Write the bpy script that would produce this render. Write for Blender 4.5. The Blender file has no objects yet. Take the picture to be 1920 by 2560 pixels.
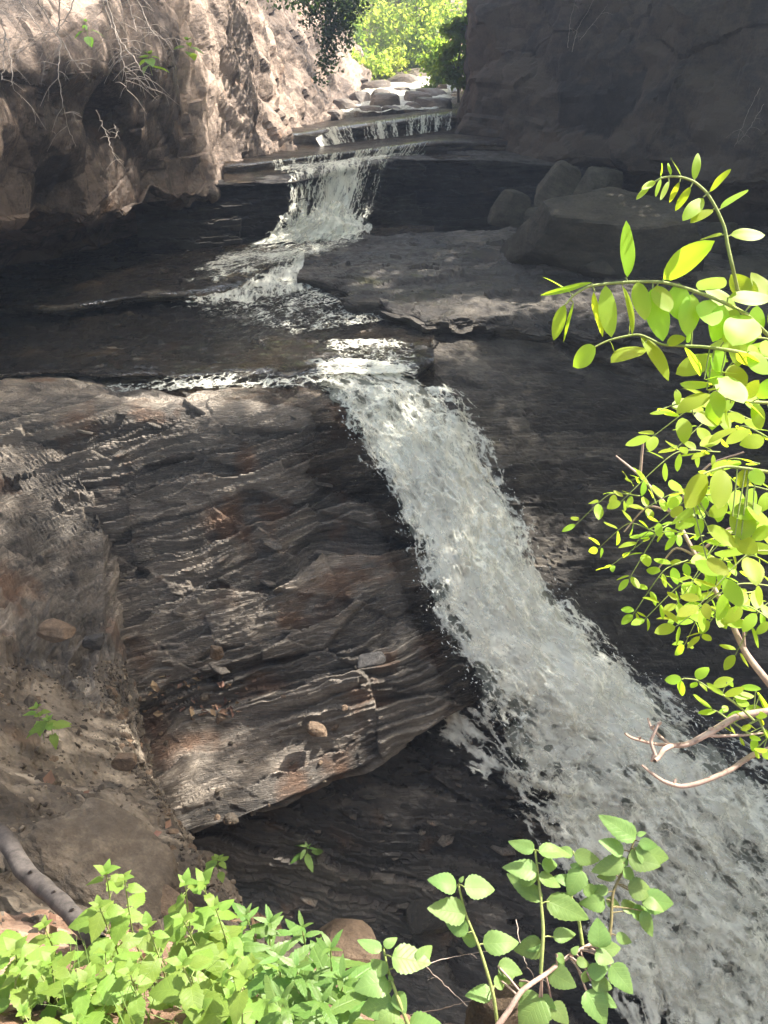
import bpy, bmesh, math, random
import numpy as np
from mathutils import Vector, Matrix, Euler, Quaternion

# ------------------------------------------------------------------ camera, light, exposure
scene = bpy.context.scene
COL = scene.collection
PITCH = math.radians(28.0)
FPX = 2065.0                       # focal length in pixels of a 1920 x 2560 frame

cam_d = bpy.data.cameras.new('camera')
cam_d.sensor_fit = 'VERTICAL'
cam_d.sensor_height = 24.0
cam_d.sensor_width = 18.0
cam_d.lens = 24.0 * FPX / 2560.0
cam_d.clip_start = 0.05
cam_d.clip_end = 2000.0
cam = bpy.data.objects.new('camera', cam_d)
cam.location = (0, 0, 0)
cam.rotation_euler = (math.radians(90) - PITCH, 0, 0)
COL.objects.link(cam)
scene.camera = cam

SUN_AZ = math.radians(66.0)        # from straight ahead (+Y) towards +X
SUN_EL = math.radians(54.0)
S = Vector((math.sin(SUN_AZ) * math.cos(SUN_EL), math.cos(SUN_AZ) * math.cos(SUN_EL), math.sin(SUN_EL)))

world = bpy.data.worlds.new('World')
scene.world = world
world.use_nodes = True
wn = world.node_tree.nodes
wn.clear()
sky = wn.new('ShaderNodeTexSky')
sky.sky_type = 'NISHITA'
sky.sun_disc = False
sky.sun_elevation = SUN_EL
sky.sun_rotation = SUN_AZ
bg = wn.new('ShaderNodeBackground')
bg.inputs['Strength'].default_value = 0.15
wo = wn.new('ShaderNodeOutputWorld')
sky.dust_density = 3.0
sky.ozone_density = 0.6
wb = wn.new('ShaderNodeMix')           # camera white balance set for the shade
wb.data_type = 'RGBA'
wb.blend_type = 'MULTIPLY'
wb.inputs[0].default_value = 1.0
wb.inputs[7].default_value = (1.0, 0.90, 0.72, 1)
world.node_tree.links.new(sky.outputs[0], wb.inputs[6])
world.node_tree.links.new(wb.outputs[2], bg.inputs[0])
world.node_tree.links.new(bg.outputs[0], wo.inputs[0])

sun_d = bpy.data.lights.new('sun', 'SUN')
sun_d.energy = 4.5
sun_d.angle = math.radians(0.53)
sun_d.color = (1.0, 0.94, 0.85)
sun = bpy.data.objects.new('sun', sun_d)
sun.rotation_euler = S.to_track_quat('Z', 'Y').to_euler()
sun.location = (20, 20, 40)
COL.objects.link(sun)

vs = scene.view_settings
vs.view_transform = 'Standard'
vs.look = 'None'
vs.gamma = 1.0
vs.use_curve_mapping = False
vs.exposure = 2.05
scene.display_settings.display_device = 'sRGB'
scene.render.engine = 'CYCLES'
cy = scene.cycles
cy.max_bounces = 6
cy.diffuse_bounces = 3
cy.glossy_bounces = 2
cy.transmission_bounces = 3
cy.transparent_max_bounces = 8
cy.caustics_reflective = False
cy.caustics_refractive = False
cy.sample_clamp_indirect = 4.0
cy.use_adaptive_sampling = True
cy.adaptive_threshold = 0.02
cy.use_denoising = True
try:
    cy.denoiser = 'OPENIMAGEDENOISE'
    cy.denoising_input_passes = 'RGB_ALBEDO_NORMAL'
except Exception:
    pass

# ------------------------------------------------------------------ helpers
rnd = random.Random(7)
HAZE = 0.0023
CP, SP = math.cos(PITCH), math.sin(PITCH)


def ray(u, v):
    a = (u - 960.0) / FPX
    b = (1280.0 - v) / FPX
    return np.array((a, CP + b * SP, -SP + b * CP))


def at_t(u, v, t):
    return ray(u, v) * t


def at_z(u, v, z):
    d = ray(u, v)
    return d * (z / d[2])


def at_y(u, v, y):
    d = ray(u, v)
    return d * (y / d[1])


def tag(o, label=None, cat=None, group=None, kind=None):
    if label:
        o['label'] = label
    if cat:
        o['category'] = cat
    if group:
        o['group'] = group
    if kind:
        o['kind'] = kind
    return o


def empty(name, loc=(0, 0, 0)):
    o = bpy.data.objects.new(name, None)
    o.location = loc
    o.empty_display_size = 0.1
    COL.objects.link(o)
    return o


def link(name, me, parent=None, mw=None):
    o = bpy.data.objects.new(name, me)
    COL.objects.link(o)
    if parent is not None:
        o.parent = parent
    if mw is not None:
        o.matrix_basis = mw
    return o


# --- numpy noise
_rg = np.random.default_rng(11)
_T = _rg.random((4, 64, 64, 64)).astype(np.float32)


def vnoise(p, k=0):
    i = np.floor(p).astype(np.int64)
    f = (p - i).astype(np.float32)
    w = f * f * f * (f * (f * 6 - 15) + 10)
    a = i & 63
    b = (i + 1) & 63
    T = _T[k]
    x0, y0, z0 = a[:, 0], a[:, 1], a[:, 2]
    x1, y1, z1 = b[:, 0], b[:, 1], b[:, 2]
    wx, wy, wz = w[:, 0], w[:, 1], w[:, 2]
    c00 = T[x0, y0, z0] * (1 - wx) + T[x1, y0, z0] * wx
    c10 = T[x0, y1, z0] * (1 - wx) + T[x1, y1, z0] * wx
    c01 = T[x0, y0, z1] * (1 - wx) + T[x1, y0, z1] * wx
    c11 = T[x0, y1, z1] * (1 - wx) + T[x1, y1, z1] * wx
    c0 = c00 * (1 - wy) + c10 * wy
    c1 = c01 * (1 - wy) + c11 * wy
    return c0 * (1 - wz) + c1 * wz


_R = np.array(Euler((0.7, 0.5, 0.9)).to_matrix())


def fbm(p, octv=4, gain=0.5, k=0, ridged=False):
    p = np.asarray(p, dtype=np.float64) + 17.3 * (k + 1)
    s = np.zeros(len(p), np.float32)
    a, tot = 1.0, 0.0
    for o in range(octv):
        n = vnoise(p, (k + o) & 3) * 2 - 1
        if ridged:
            n = 1 - 2 * np.abs(n)
        s += a * n
        tot += a
        a *= gain
        p = (p @ _R.T) * 2.03 + 5.1
    return s / tot


def worley(p, k=0, jit=1.0):
    p = np.asarray(p, dtype=np.float64) + 31.7 * k
    i = np.floor(p).astype(np.int64)
    n = len(p)
    f1 = np.full(n, 9e9)
    f2 = np.full(n, 9e9)
    idv = np.zeros((n, 3), np.float32)
    vec = np.zeros((n, 3))
    for dx in (-1, 0, 1):
        for dy in (-1, 0, 1):
            for dz in (-1, 0, 1):
                c = i + (dx, dy, dz)
                m = c & 63
                j = np.stack([_T[q][m[:, 0], m[:, 1], m[:, 2]] for q in range(3)], 1)
                q = c + 0.5 + (j - 0.5) * jit
                dv = p - q
                d = (dv * dv).sum(1)
                near = d < f1
                f2 = np.where(near, f1, np.minimum(f2, d))
                f1 = np.where(near, d, f1)
                idv[near] = np.stack([_T[3][m[:, 0], m[:, 1], m[:, 2]], j[:, 1], j[:, 2]], 1)[near]
                vec[near] = dv[near]
    return np.sqrt(f1), np.sqrt(f2), idv, vec


def hash1(i, k=0):
    i = i.astype(np.int64)
    return _T[k][i & 63, (i >> 6) & 63, (i * 7 + 13) & 63]


def sstep(a, b, x):
    t = np.clip((x - a) / (b - a), 0, 1)
    return t * t * (3 - 2 * t)


# --- surfaces from a net of control points
def resample(C, n, axis=0):
    C = np.moveaxis(np.asarray(C, dtype=np.float64), axis, 0)
    m = C.shape[0]
    x = np.linspace(0, m - 1, n)
    i = np.minimum(x.astype(int), m - 2)
    f = (x - i).reshape((-1,) + (1,) * (C.ndim - 1))
    p1, p2 = C[i], C[i + 1]
    p0 = np.where((i > 0).reshape(f.shape), C[np.maximum(i - 1, 0)], 2 * p1 - p2)
    p3 = np.where((i < m - 2).reshape(f.shape), C[np.minimum(i + 2, m - 1)], 2 * p2 - p1)
    tn = 0.36                              # a little tighter than Catmull-Rom
    m1, m2 = tn * (p2 - p0), tn * (p3 - p1)
    f2, f3 = f * f, f * f * f
    out = (2 * f3 - 3 * f2 + 1) * p1 + (f3 - 2 * f2 + f) * m1 + (-2 * f3 + 3 * f2) * p2 + (f3 - f2) * m2
    return np.moveaxis(out, 0, axis)


def grid_normals(G):
    du = np.gradient(G, axis=1)
    dv = np.gradient(G, axis=0)
    n = np.cross(du, dv)
    n /= np.linalg.norm(n, axis=2, keepdims=True) + 1e-12
    return n


def surface(net, nu, nv, flip=False):
    G = resample(resample(net, nv, 0), nu, 1)
    N = grid_normals(G)
    s = -1.0 if flip else 1.0
    # normals look towards the camera side of the sheet
    if (N * G).sum() > 0:
        N = -N
    return G, N * s


def mesh_from(name, verts, faces, mats=(), attrs=None, smooth=False):
    me = bpy.data.meshes.new(name)
    verts = np.asarray(verts, np.float32)
    faces = np.asarray(faces, np.int32)
    nf, k = faces.shape
    me.vertices.add(len(verts))
    me.vertices.foreach_set('co', verts.ravel())
    me.loops.add(nf * k)
    me.loops.foreach_set('vertex_index', faces.ravel())
    me.polygons.add(nf)
    me.polygons.foreach_set('loop_start', np.arange(0, nf * k, k, dtype=np.int32))
    me.polygons.foreach_set('loop_total', np.full(nf, k, np.int32))
    me.polygons.foreach_set('use_smooth', np.full(nf, smooth, bool))
    for m in mats:
        me.materials.append(m)
    for an, av in (attrs or {}).items():
        at = me.attributes.new(an, 'FLOAT', 'POINT')
        at.data.foreach_set('value', np.asarray(av, np.float32).ravel())
    me.update()
    me.validate()
    return me


def grid_faces(nv, nu, keep=None, closed=False):
    r = np.arange(nv - 1)[:, None]
    c = np.arange(nu - 1 if not closed else nu)[None, :]
    a = r * nu + c
    b = r * nu + (c + 1) % nu
    d = (r + 1) * nu + c
    e = (r + 1) * nu + (c + 1) % nu
    f = np.stack([a, b, e, d], 2).reshape(-1, 4)
    if keep is not None:
        f = f[keep.ravel()]
    return f


def sheet(name, G, N, mat, disp=None, attrs=None, smooth=False, kind='structure', parent=None):
    nv, nu = G.shape[:2]
    P = G.reshape(-1, 3)
    if disp is not None:
        P = P + N.reshape(-1, 3) * np.asarray(disp).reshape(-1, 1)
    o = link(name, mesh_from(name, P, grid_faces(nv, nu), [mat], attrs, smooth), parent)
    if kind:
        o['kind'] = kind
    return o, P.reshape(nv, nu, 3)


# --- rock relief
def soften(d, shape, n=2):
    q = np.asarray(d, float).reshape(shape)
    for _ in range(n):
        r = np.pad(q, 1, mode='edge')
        q = 0.4 * q + 0.15 * (r[:-2, 1:-1] + r[2:, 1:-1] + r[1:-1, :-2] + r[1:-1, 2:])
    return q.ravel()


def strata(P, layers, nb=(0.05, 0.10, 1.0), warp=0.35):
    """Broken beds: each bed juts out by its own amount, most at its top edge."""
    nb = np.asarray(nb, float)
    nb = nb / np.linalg.norm(nb)
    h = P @ nb + warp * fbm(P * 0.22, 3, k=1) + 0.22 * warp * fbm(P * 0.9, 3, k=2)
    d = np.zeros(len(P), np.float32)
    cell = np.zeros(len(P), np.float32)
    for thick, amp, cs, k in layers:
        f1, f2, idv, _ = worley(P * np.array((cs * 0.6, cs * 1.3, cs * 1.1)), k)
        hh = h / thick + (idv[:, 0] - 0.5) * 0.55 + 0.30 * fbm(P * cs * 3, 3, k=k)
        i = np.floor(hh)
        f = hh - i
        r = hash1(i * 13 + (idv[:, 1] * 7).astype(np.int64), k & 3)
        d += amp * ((r - 0.5) * 1.1 + 0.75 * (f - 0.5))
        cell += (r - 0.5) * amp
    tot = sum(l[1] for l in layers)
    return d, np.clip(cell / tot + 0.5, 0, 1)


def facets(P, scale, A, amp=0.6, slope=0.9, q=0.8, k=0, warp=0.1, low=False):
    """Continuous broken-rock relief: the upper (or lower) envelope of tilted planes round random seeds."""
    Q = (P + warp * np.stack([fbm(P * 0.8, 3, k=j) for j in range(3)], 1)) * np.asarray(scale, float) + 31.7 * k
    i = np.floor(Q).astype(np.int64)
    best = np.full(len(P), -9.0)
    idv = np.zeros(len(P), np.float32)
    for dx in (-1, 0, 1):
        for dy in (-1, 0, 1):
            for dz in (-1, 0, 1):
                c = i + (dx, dy, dz)
                m = c & 63
                j = np.stack([_T[z][m[:, 0], m[:, 1], m[:, 2]] for z in range(3)], 1)
                h = _T[3][m[:, 0], m[:, 1], m[:, 2]]
                m2 = (m + 17) & 63
                gx = np.stack([_T[z][m2[:, 0], m2[:, 1], m2[:, 2]] for z in range(3)], 1) - 0.5
                dv = Q - (c + j)
                val = amp * (h - 0.5) + 2 * slope * (gx * dv).sum(1) - q * (dv * dv).sum(1)
                up = val > best
                best[up] = val[up]
                idv[up] = h[up]
    return A * (best - best.mean()) * (-1 if low else 1), idv


def blocks(P, scale, amp, tilt, crack, cw, k=0, warp=0.25):
    sc = np.asarray(scale, float)
    Q = P + warp * np.stack([fbm(P * 0.7, 3, k=q) for q in range(3)], 1)
    f1, f2, idv, vec = worley(Q * sc, k)
    g = idv - 0.5
    d = amp * g[:, 0] * 2 + tilt * (g[:, 1] * vec[:, 0] + g[:, 2] * vec[:, 2] + g[:, 0] * vec[:, 1]) * 2
    d -= crack * np.exp(-np.maximum(f2 - f1, 0) / cw)
    return d, idv[:, 0]

# ------------------------------------------------------------------ materials
class NT:
    def __init__(self, name):
        self.m = bpy.data.materials.new(name)
        self.m.use_nodes = True
        self.t = self.m.node_tree
        self.t.nodes.clear()
        self.out = self.n('ShaderNodeOutputMaterial')

    def n(self, typ, **kw):
        x = self.t.nodes.new(typ)
        for k, v in kw.items():
            setattr(x, k, v)
        return x

    def l(self, a, b):
        self.t.links.new(a, b)

    def coord(self, scale=(1, 1, 1), rot=(0, 0, 0)):
        tc = self.n('ShaderNodeTexCoord')
        mp = self.n('ShaderNodeMapping')
        mp.inputs['Scale'].default_value = scale
        mp.inputs['Rotation'].default_value = rot
        self.l(tc.outputs['Object'], mp.inputs['Vector'])
        return mp.outputs[0]

    def noise(self, vec, scale, detail=6, rough=0.55, dist=0.0):
        x = self.n('ShaderNodeTexNoise')
        x.inputs['Scale'].default_value = scale
        x.inputs['Detail'].default_value = detail
        x.inputs['Roughness'].default_value = rough
        x.inputs['Distortion'].default_value = dist
        self.l(vec, x.inputs['Vector'])
        return x.outputs['Fac']

    def voro(self, vec, scale, feature='F1', rnd=1.0):
        x = self.n('ShaderNodeTexVoronoi', feature=feature)
        x.inputs['Scale'].default_value = scale
        x.inputs['Randomness'].default_value = rnd
        self.l(vec, x.inputs['Vector'])
        return x

    def ramp(self, fac, stops, interp='LINEAR'):
        x = self.n('ShaderNodeValToRGB')
        x.color_ramp.interpolation = interp
        e = x.color_ramp.elements
        while len(e) > 1:
            e.remove(e[-1])
        e[0].position, c = stops[0]
        e[0].color = (*c, 1) if isinstance(c, tuple) else (c, c, c, 1)
        for p, c in stops[1:]:
            q = e.new(p)
            q.color = (*c, 1) if isinstance(c, tuple) else (c, c, c, 1)
        self.l(fac, x.inputs[0])
        return x.outputs[0]

    def mix(self, fac, a, b, mode='MIX'):
        x = self.n('ShaderNodeMix', data_type='RGBA', blend_type=mode)
        for s, v in ((x.inputs[0], fac), (x.inputs[6], a), (x.inputs[7], b)):
            if isinstance(v, (int, float)):
                s.default_value = v
            elif isinstance(v, tuple):
                s.default_value = (*v, 1)
            else:
                self.l(v, s)
        return x.outputs[2]

    def math(self, op, a, b=None, clamp=False):
        x = self.n('ShaderNodeMath', operation=op, use_clamp=clamp)
        for s, v in ((x.inputs[0], a), (x.inputs[1], b)):
            if v is None:
                continue
            if isinstance(v, (int, float)):
                s.default_value = v
            else:
                self.l(v, s)
        return x.outputs[0]

    def attr(self, name):
        x = self.n('ShaderNodeAttribute', attribute_name=name)
        return x.outputs['Fac']

    def bump(self, h, strength, dist):
        x = self.n('ShaderNodeBump')
        x.inputs['Strength'].default_value = strength
        x.inputs['Distance'].default_value = dist
        self.l(h, x.inputs['Height'])
        return x.outputs[0]

    def bsdf(self, color, rough=0.8, normal=None, spec=0.4):
        b = self.n('ShaderNodeBsdfPrincipled')
        for key, v in (('Base Color', color), ('Roughness', rough)):
            if isinstance(v, tuple):
                b.inputs[key].default_value = (*v, 1)
            elif isinstance(v, (int, float)):
                b.inputs[key].default_value = v
            else:
                self.l(v, b.inputs[key])
        b.inputs['Specular IOR Level'].default_value = spec
        if normal is not None:
            self.l(normal, b.inputs['Normal'])
        return b.outputs[0]

    def done(self, shader):
        self.l(shader, self.out.inputs['Surface'])
        return self.m


def rock_mat(name, dark, mid, light, tint=None, sz=5.0, rough=(0.6, 0.9), dip=(0.1, -0.05, 0), fine=0.012, cellmix=0.35, spec=0.35, tint_lo=0.62, lamin=0.0):
    t = NT(name)
    c = t.coord((1, 1, 1))
    cs = t.coord((1, 1, sz), dip)
    big = t.noise(c, 0.55, 5, 0.6)
    bed = t.noise(cs, 1.6, 8, 0.65, 0.2)
    tiny = t.noise(c, 14, 8, 0.7)
    f = t.math('ADD', t.math('MULTIPLY', big, 0.45), t.math('MULTIPLY', bed, 0.55))
    f = t.math('ADD', f, t.math('MULTIPLY', t.math('SUBTRACT', tiny, 0.5), 0.35))
    f = t.math('ADD', f, t.math('MULTIPLY', t.math('SUBTRACT', t.attr('cell'), 0.5), cellmix))
    col = t.ramp(f, [(0.30, dark), (0.50, mid), (0.68, light)])
    if tint:
        tn = t.noise(c, 0.9, 4, 0.55)
        tm = t.ramp(tn, [(tint_lo, 0.0), (tint_lo + 0.13, 0.75)])
        col = t.mix(tm, col, tint)
    speck = t.noise(c, 60, 4, 0.6)
    col = t.mix(t.ramp(speck, [(0.45, 0.0), (0.75, 0.35)]), col, t.mix(1.0, col, (1.6, 1.55, 1.5), 'MULTIPLY'))
    rg = t.ramp(t.noise(c, 2.5, 6, 0.6), [(0.35, rough[0]), (0.65, rough[1])])
    wet = t.attr('wet')  # moisture; on the left cliff it carries painted shade
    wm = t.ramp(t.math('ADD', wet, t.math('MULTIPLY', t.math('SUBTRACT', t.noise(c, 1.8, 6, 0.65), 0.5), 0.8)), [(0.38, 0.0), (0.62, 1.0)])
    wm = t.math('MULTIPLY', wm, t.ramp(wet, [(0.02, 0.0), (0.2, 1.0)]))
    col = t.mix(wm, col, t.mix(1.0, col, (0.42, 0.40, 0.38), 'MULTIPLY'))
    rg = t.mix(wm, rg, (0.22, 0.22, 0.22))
    hgt = t.math('ADD', t.math('MULTIPLY', t.noise(c, 9, 10, 0.72), 1.0),
                 t.math('MULTIPLY', t.noise(t.coord((1, 1, sz * 1.4), dip), 5, 8, 0.7), 1.3))
    lam = t.noise(t.coord((0.8, 0.8, sz * 2.2), dip), 3.2, 5, 0.6, 0.15)
    hgt = t.math('ADD', hgt, t.math('MULTIPLY', t.ramp(lam, [(0.42, 0.0), (0.5, 1.0), (0.58, 0.35)]), lamin))
    nb = t.bump(hgt, 0.9, fine * 4)
    return t.done(t.bsdf(col, rg, nb, spec))


M = {}
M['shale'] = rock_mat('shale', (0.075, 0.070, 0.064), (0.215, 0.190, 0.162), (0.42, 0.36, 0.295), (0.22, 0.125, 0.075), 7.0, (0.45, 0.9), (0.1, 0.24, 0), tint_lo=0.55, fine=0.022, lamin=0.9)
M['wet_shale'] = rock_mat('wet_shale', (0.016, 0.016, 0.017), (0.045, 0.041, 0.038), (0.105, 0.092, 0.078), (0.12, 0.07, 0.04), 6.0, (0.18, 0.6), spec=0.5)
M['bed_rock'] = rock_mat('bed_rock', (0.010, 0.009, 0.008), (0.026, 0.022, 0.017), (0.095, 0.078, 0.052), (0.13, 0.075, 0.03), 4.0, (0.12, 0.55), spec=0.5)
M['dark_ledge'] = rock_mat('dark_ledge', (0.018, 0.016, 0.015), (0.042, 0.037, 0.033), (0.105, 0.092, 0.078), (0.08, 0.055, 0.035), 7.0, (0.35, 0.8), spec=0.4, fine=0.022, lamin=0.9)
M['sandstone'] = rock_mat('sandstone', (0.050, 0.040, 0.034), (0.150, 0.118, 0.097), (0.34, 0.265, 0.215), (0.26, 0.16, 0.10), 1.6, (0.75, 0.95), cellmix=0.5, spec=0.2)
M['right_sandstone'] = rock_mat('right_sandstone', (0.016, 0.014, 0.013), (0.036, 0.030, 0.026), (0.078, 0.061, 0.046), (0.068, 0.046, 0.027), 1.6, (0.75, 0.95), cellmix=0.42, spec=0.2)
M['boulder'] = rock_mat('boulder', (0.034, 0.030, 0.023), (0.078, 0.068, 0.050), (0.15, 0.128, 0.095), (0.11, 0.085, 0.048), 3.0, (0.7, 0.9), spec=0.2)
M['tan_stone'] = rock_mat('tan_stone', (0.085, 0.060, 0.042), (0.20, 0.145, 0.10), (0.34, 0.255, 0.18), (0.24, 0.13, 0.07), 2.0, (0.7, 0.9), spec=0.2)
M['creek_stone'] = rock_mat('creek_stone', (0.04, 0.033, 0.027), (0.12, 0.096, 0.075), (0.24, 0.195, 0.155), None, 2.0, (0.3, 0.8), spec=0.4)
M['earth'] = rock_mat('earth', (0.040, 0.034, 0.028), (0.115, 0.096, 0.075), (0.26, 0.22, 0.17), (0.15, 0.10, 0.065), 1.0, (0.85, 0.98), fine=0.01, spec=0.15)
M['litter_soil'] = rock_mat('litter_soil', (0.06, 0.038, 0.026), (0.20, 0.125, 0.085), (0.42, 0.29, 0.21), None, 1.0, (0.8, 0.95), fine=0.01, spec=0.15)
M['shelf_rock'] = rock_mat('shelf_rock', (0.022, 0.019, 0.016), (0.062, 0.053, 0.043), (0.16, 0.138, 0.108), (0.11, 0.105, 0.045), 7.0, (0.3, 0.8), spec=0.45, fine=0.022, tint_lo=0.64)
M['earth_stone'] = rock_mat('earth_stone', (0.05, 0.036, 0.025), (0.135, 0.098, 0.068), (0.25, 0.19, 0.135), (0.075, 0.058, 0.04), 1.0, (0.85, 0.98), fine=0.02, spec=0.12, tint_lo=0.5)

# ------------------------------------------------------------------ the gorge
def z_net(cols, rows):
    """rows of (list of v, list/float of z) over fixed columns u."""
    return np.array([[at_z(u, v, z if np.isscalar(z) else z[i]) for i, (u, v) in enumerate(zip(cols, vv))] for vv, z in rows])


def y_net(cols, rows):
    return np.array([[at_y(u, v, y[i]) for i, (u, v) in enumerate(zip(cols, vv))] for vv, y in rows])


def t_net(rows):
    return np.array([[at_t(*q) for q in r] for r in rows])


# --- the sloping shale face left of the main fall (and under it)
PN = np.array((4.19, -27.7, 30.5))
PD = -622.0
top = [(-150, 985), (60, 995), (280, 1000), (500, 1010), (700, 1008), (850, 1002), (1000, 985), (1160, 990)]
bot = [(60, 2320), (300, 2200), (450, 2090), (580, 2050), (760, 1975), (960, 1880), (1180, 1745), (1420, 1760)]
net = []
for k in range(9):
    f = k / 8.0
    row = []
    for j, ((u0, v0), (u1, v1)) in enumerate(zip(top, bot)):
        u, v = u0 + (u1 - u0) * f, v0 + (v1 - v0) * f
        d = ray(u, v)
        t = PD / (PN @ d)
        t += 0.45 * math.exp(-((u - 560) / 190) ** 2 - ((v - 1830) / 110) ** 2)      # gravelly hollow
        t -= 0.40 * math.exp(-((u - 1020) / 150) ** 2 - ((v - 1640) / 120) ** 2)     # rounded nose by the fall
        t += 0.30 * math.exp(-((u - 900) / 160) ** 2 - ((v - 1290) / 80) ** 2)
        t -= 0.25 * math.exp(-((u - 620) / 260) ** 2 - ((v - 1180) / 90) ** 2)
        row.append(d * t)
    net.append(row)
edge = np.array(net[-1])
lip0 = np.array([at_z(u, v - 60, -5.98) for u, v in top])
net = [lip0] + net + [edge + np.array((0.05, 0.25, -0.28)), edge + np.array((0.0, 1.1, -0.42)), edge + np.array((0.0, 2.6, -0.5))]
G, N = surface(np.array(net), 460, 460)
Pf = G.reshape(-1, 3)
d, cell = strata(Pf, [(0.50, 0.30, 0.40, 0), (0.17, 0.15, 0.8, 1), (0.065, 0.036, 1.7, 2)], nb=(-0.26, 0.10, 1.0), warp=0.6)
uu = (Pf @ np.array((1, 0, 0))) / (CP * Pf[:, 1] - SP * Pf[:, 2]) * FPX + 960
vv = 1280 - FPX * (SP * Pf[:, 1] + CP * Pf[:, 2]) / (CP * Pf[:, 1] - SP * Pf[:, 2])
grav = np.exp(-((uu - 540) / 200) ** 2 - ((vv - 1850) / 110) ** 2)
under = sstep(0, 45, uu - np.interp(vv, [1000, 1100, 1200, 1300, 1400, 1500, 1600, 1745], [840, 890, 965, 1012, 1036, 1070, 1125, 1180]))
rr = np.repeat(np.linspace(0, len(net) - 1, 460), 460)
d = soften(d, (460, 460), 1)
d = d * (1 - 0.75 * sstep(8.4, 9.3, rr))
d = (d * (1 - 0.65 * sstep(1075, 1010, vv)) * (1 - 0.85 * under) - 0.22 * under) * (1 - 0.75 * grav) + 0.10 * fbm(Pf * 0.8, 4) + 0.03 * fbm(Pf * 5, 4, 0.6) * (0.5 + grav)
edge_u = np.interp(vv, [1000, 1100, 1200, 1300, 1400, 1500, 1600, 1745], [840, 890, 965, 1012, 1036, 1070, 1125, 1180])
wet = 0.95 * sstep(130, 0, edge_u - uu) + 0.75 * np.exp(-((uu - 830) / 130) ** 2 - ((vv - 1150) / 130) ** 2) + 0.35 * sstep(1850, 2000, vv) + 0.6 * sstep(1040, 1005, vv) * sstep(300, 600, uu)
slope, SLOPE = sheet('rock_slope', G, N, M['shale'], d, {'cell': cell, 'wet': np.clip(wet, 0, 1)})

# --- wet dark rock under the undercut
cols = [250, 560, 860, 1160, 1460, 1780, 2150]
rows = [(1690, [16.6, 16.4, 16.2, 16.0, 15.9, 15.7, 15.5]), (1880, [15.6, 15.4, 15.3, 15.4, 15.5, 15.5, 15.4]),
        (2100, [15.0, 14.8, 14.9, 15.1, 15.2, 15.2, 15.1]), (2350, [14.8, 14.9, 14.9, 14.7, 14.5, 14.3, 14.1]),
        (2650, [14.0, 14.1, 14.2, 14.1, 14.0, 13.9, 13.9]), (2950, [13.4] * 7)]
G, N = surface(np.array([[at_t(u, v, t) for u, t in zip(cols, tt)] for v, tt in rows]), 220, 200)
Pf = G.reshape(-1, 3)
d, cell = strata(Pf, [(0.5, 0.22, 0.6, 2), (0.16, 0.08, 1.5, 0)], nb=(0.25, 0.2, 1.0), warp=0.6)
d = 0.7 * d + 0.14 * fbm(Pf * 0.9, 4, k=2) + 0.035 * fbm(Pf * 5, 4, 0.6)
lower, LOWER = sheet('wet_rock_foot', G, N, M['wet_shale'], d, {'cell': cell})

# --- stream bed between the lip and the second fall
cols = [-300, -60, 200, 430, 600, 780, 940, 1085]
rows = [([1100, 1090, 1090, 1090, 1090, 1085, 1080, 1070], -6.9),
        ([1030, 1020, 1015, 1015, 1020, 1020, 1000, 985], -6.02),
        ([965, 960, 968, 970, 968, 962, 950, 935], -5.86),
        ([935, 930, 945, 945, 935, 925, 915, 905], -5.58),
        ([850, 850, 862, 862, 855, 845, 835, 830], -5.45),
        ([785, 785, 780, 758, 742, 690, 655, 640], -5.30),
        ([765, 765, 760, 738, 700, 645, 625, 610], -4.98),
        ([690, 690, 682, 665, 640, 605, 592, 590], -4.90),
        ([600, 600, 590, 585, 580, 575, 570, 570], -4.86)]
bn = resample(z_net(cols, rows), 34, 1)
jg = np.random.default_rng(8).normal(size=(3, 34))
jg = 0.5 * jg + 0.25 * np.roll(jg, 1, 1) + 0.25 * np.roll(jg, -1, 1)
for r, q in ((2, 0), (3, 0), (5, 1), (6, 1)):
    bn[r, :, 1] += jg[q] * 0.30
bn[3, :, 1] += 0.10
bn[6, :, 1] += 0.14
G, N = surface(bn, 340, 230)
Pf = G.reshape(-1, 3)
d, cell = strata(Pf, [(0.16, 0.05, 0.7, 3), (0.07, 0.025, 1.6, 1)], nb=(-0.03, 0.04, 1.0), warp=0.12)
d = 1.5 * d + 0.08 * fbm(Pf * 0.9, 5, k=1) + 0.015 * fbm(Pf * 6, 3, k=2)
bed, BED = sheet('stream_bed', G, N, M['bed_rock'], d, {'cell': cell})

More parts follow.
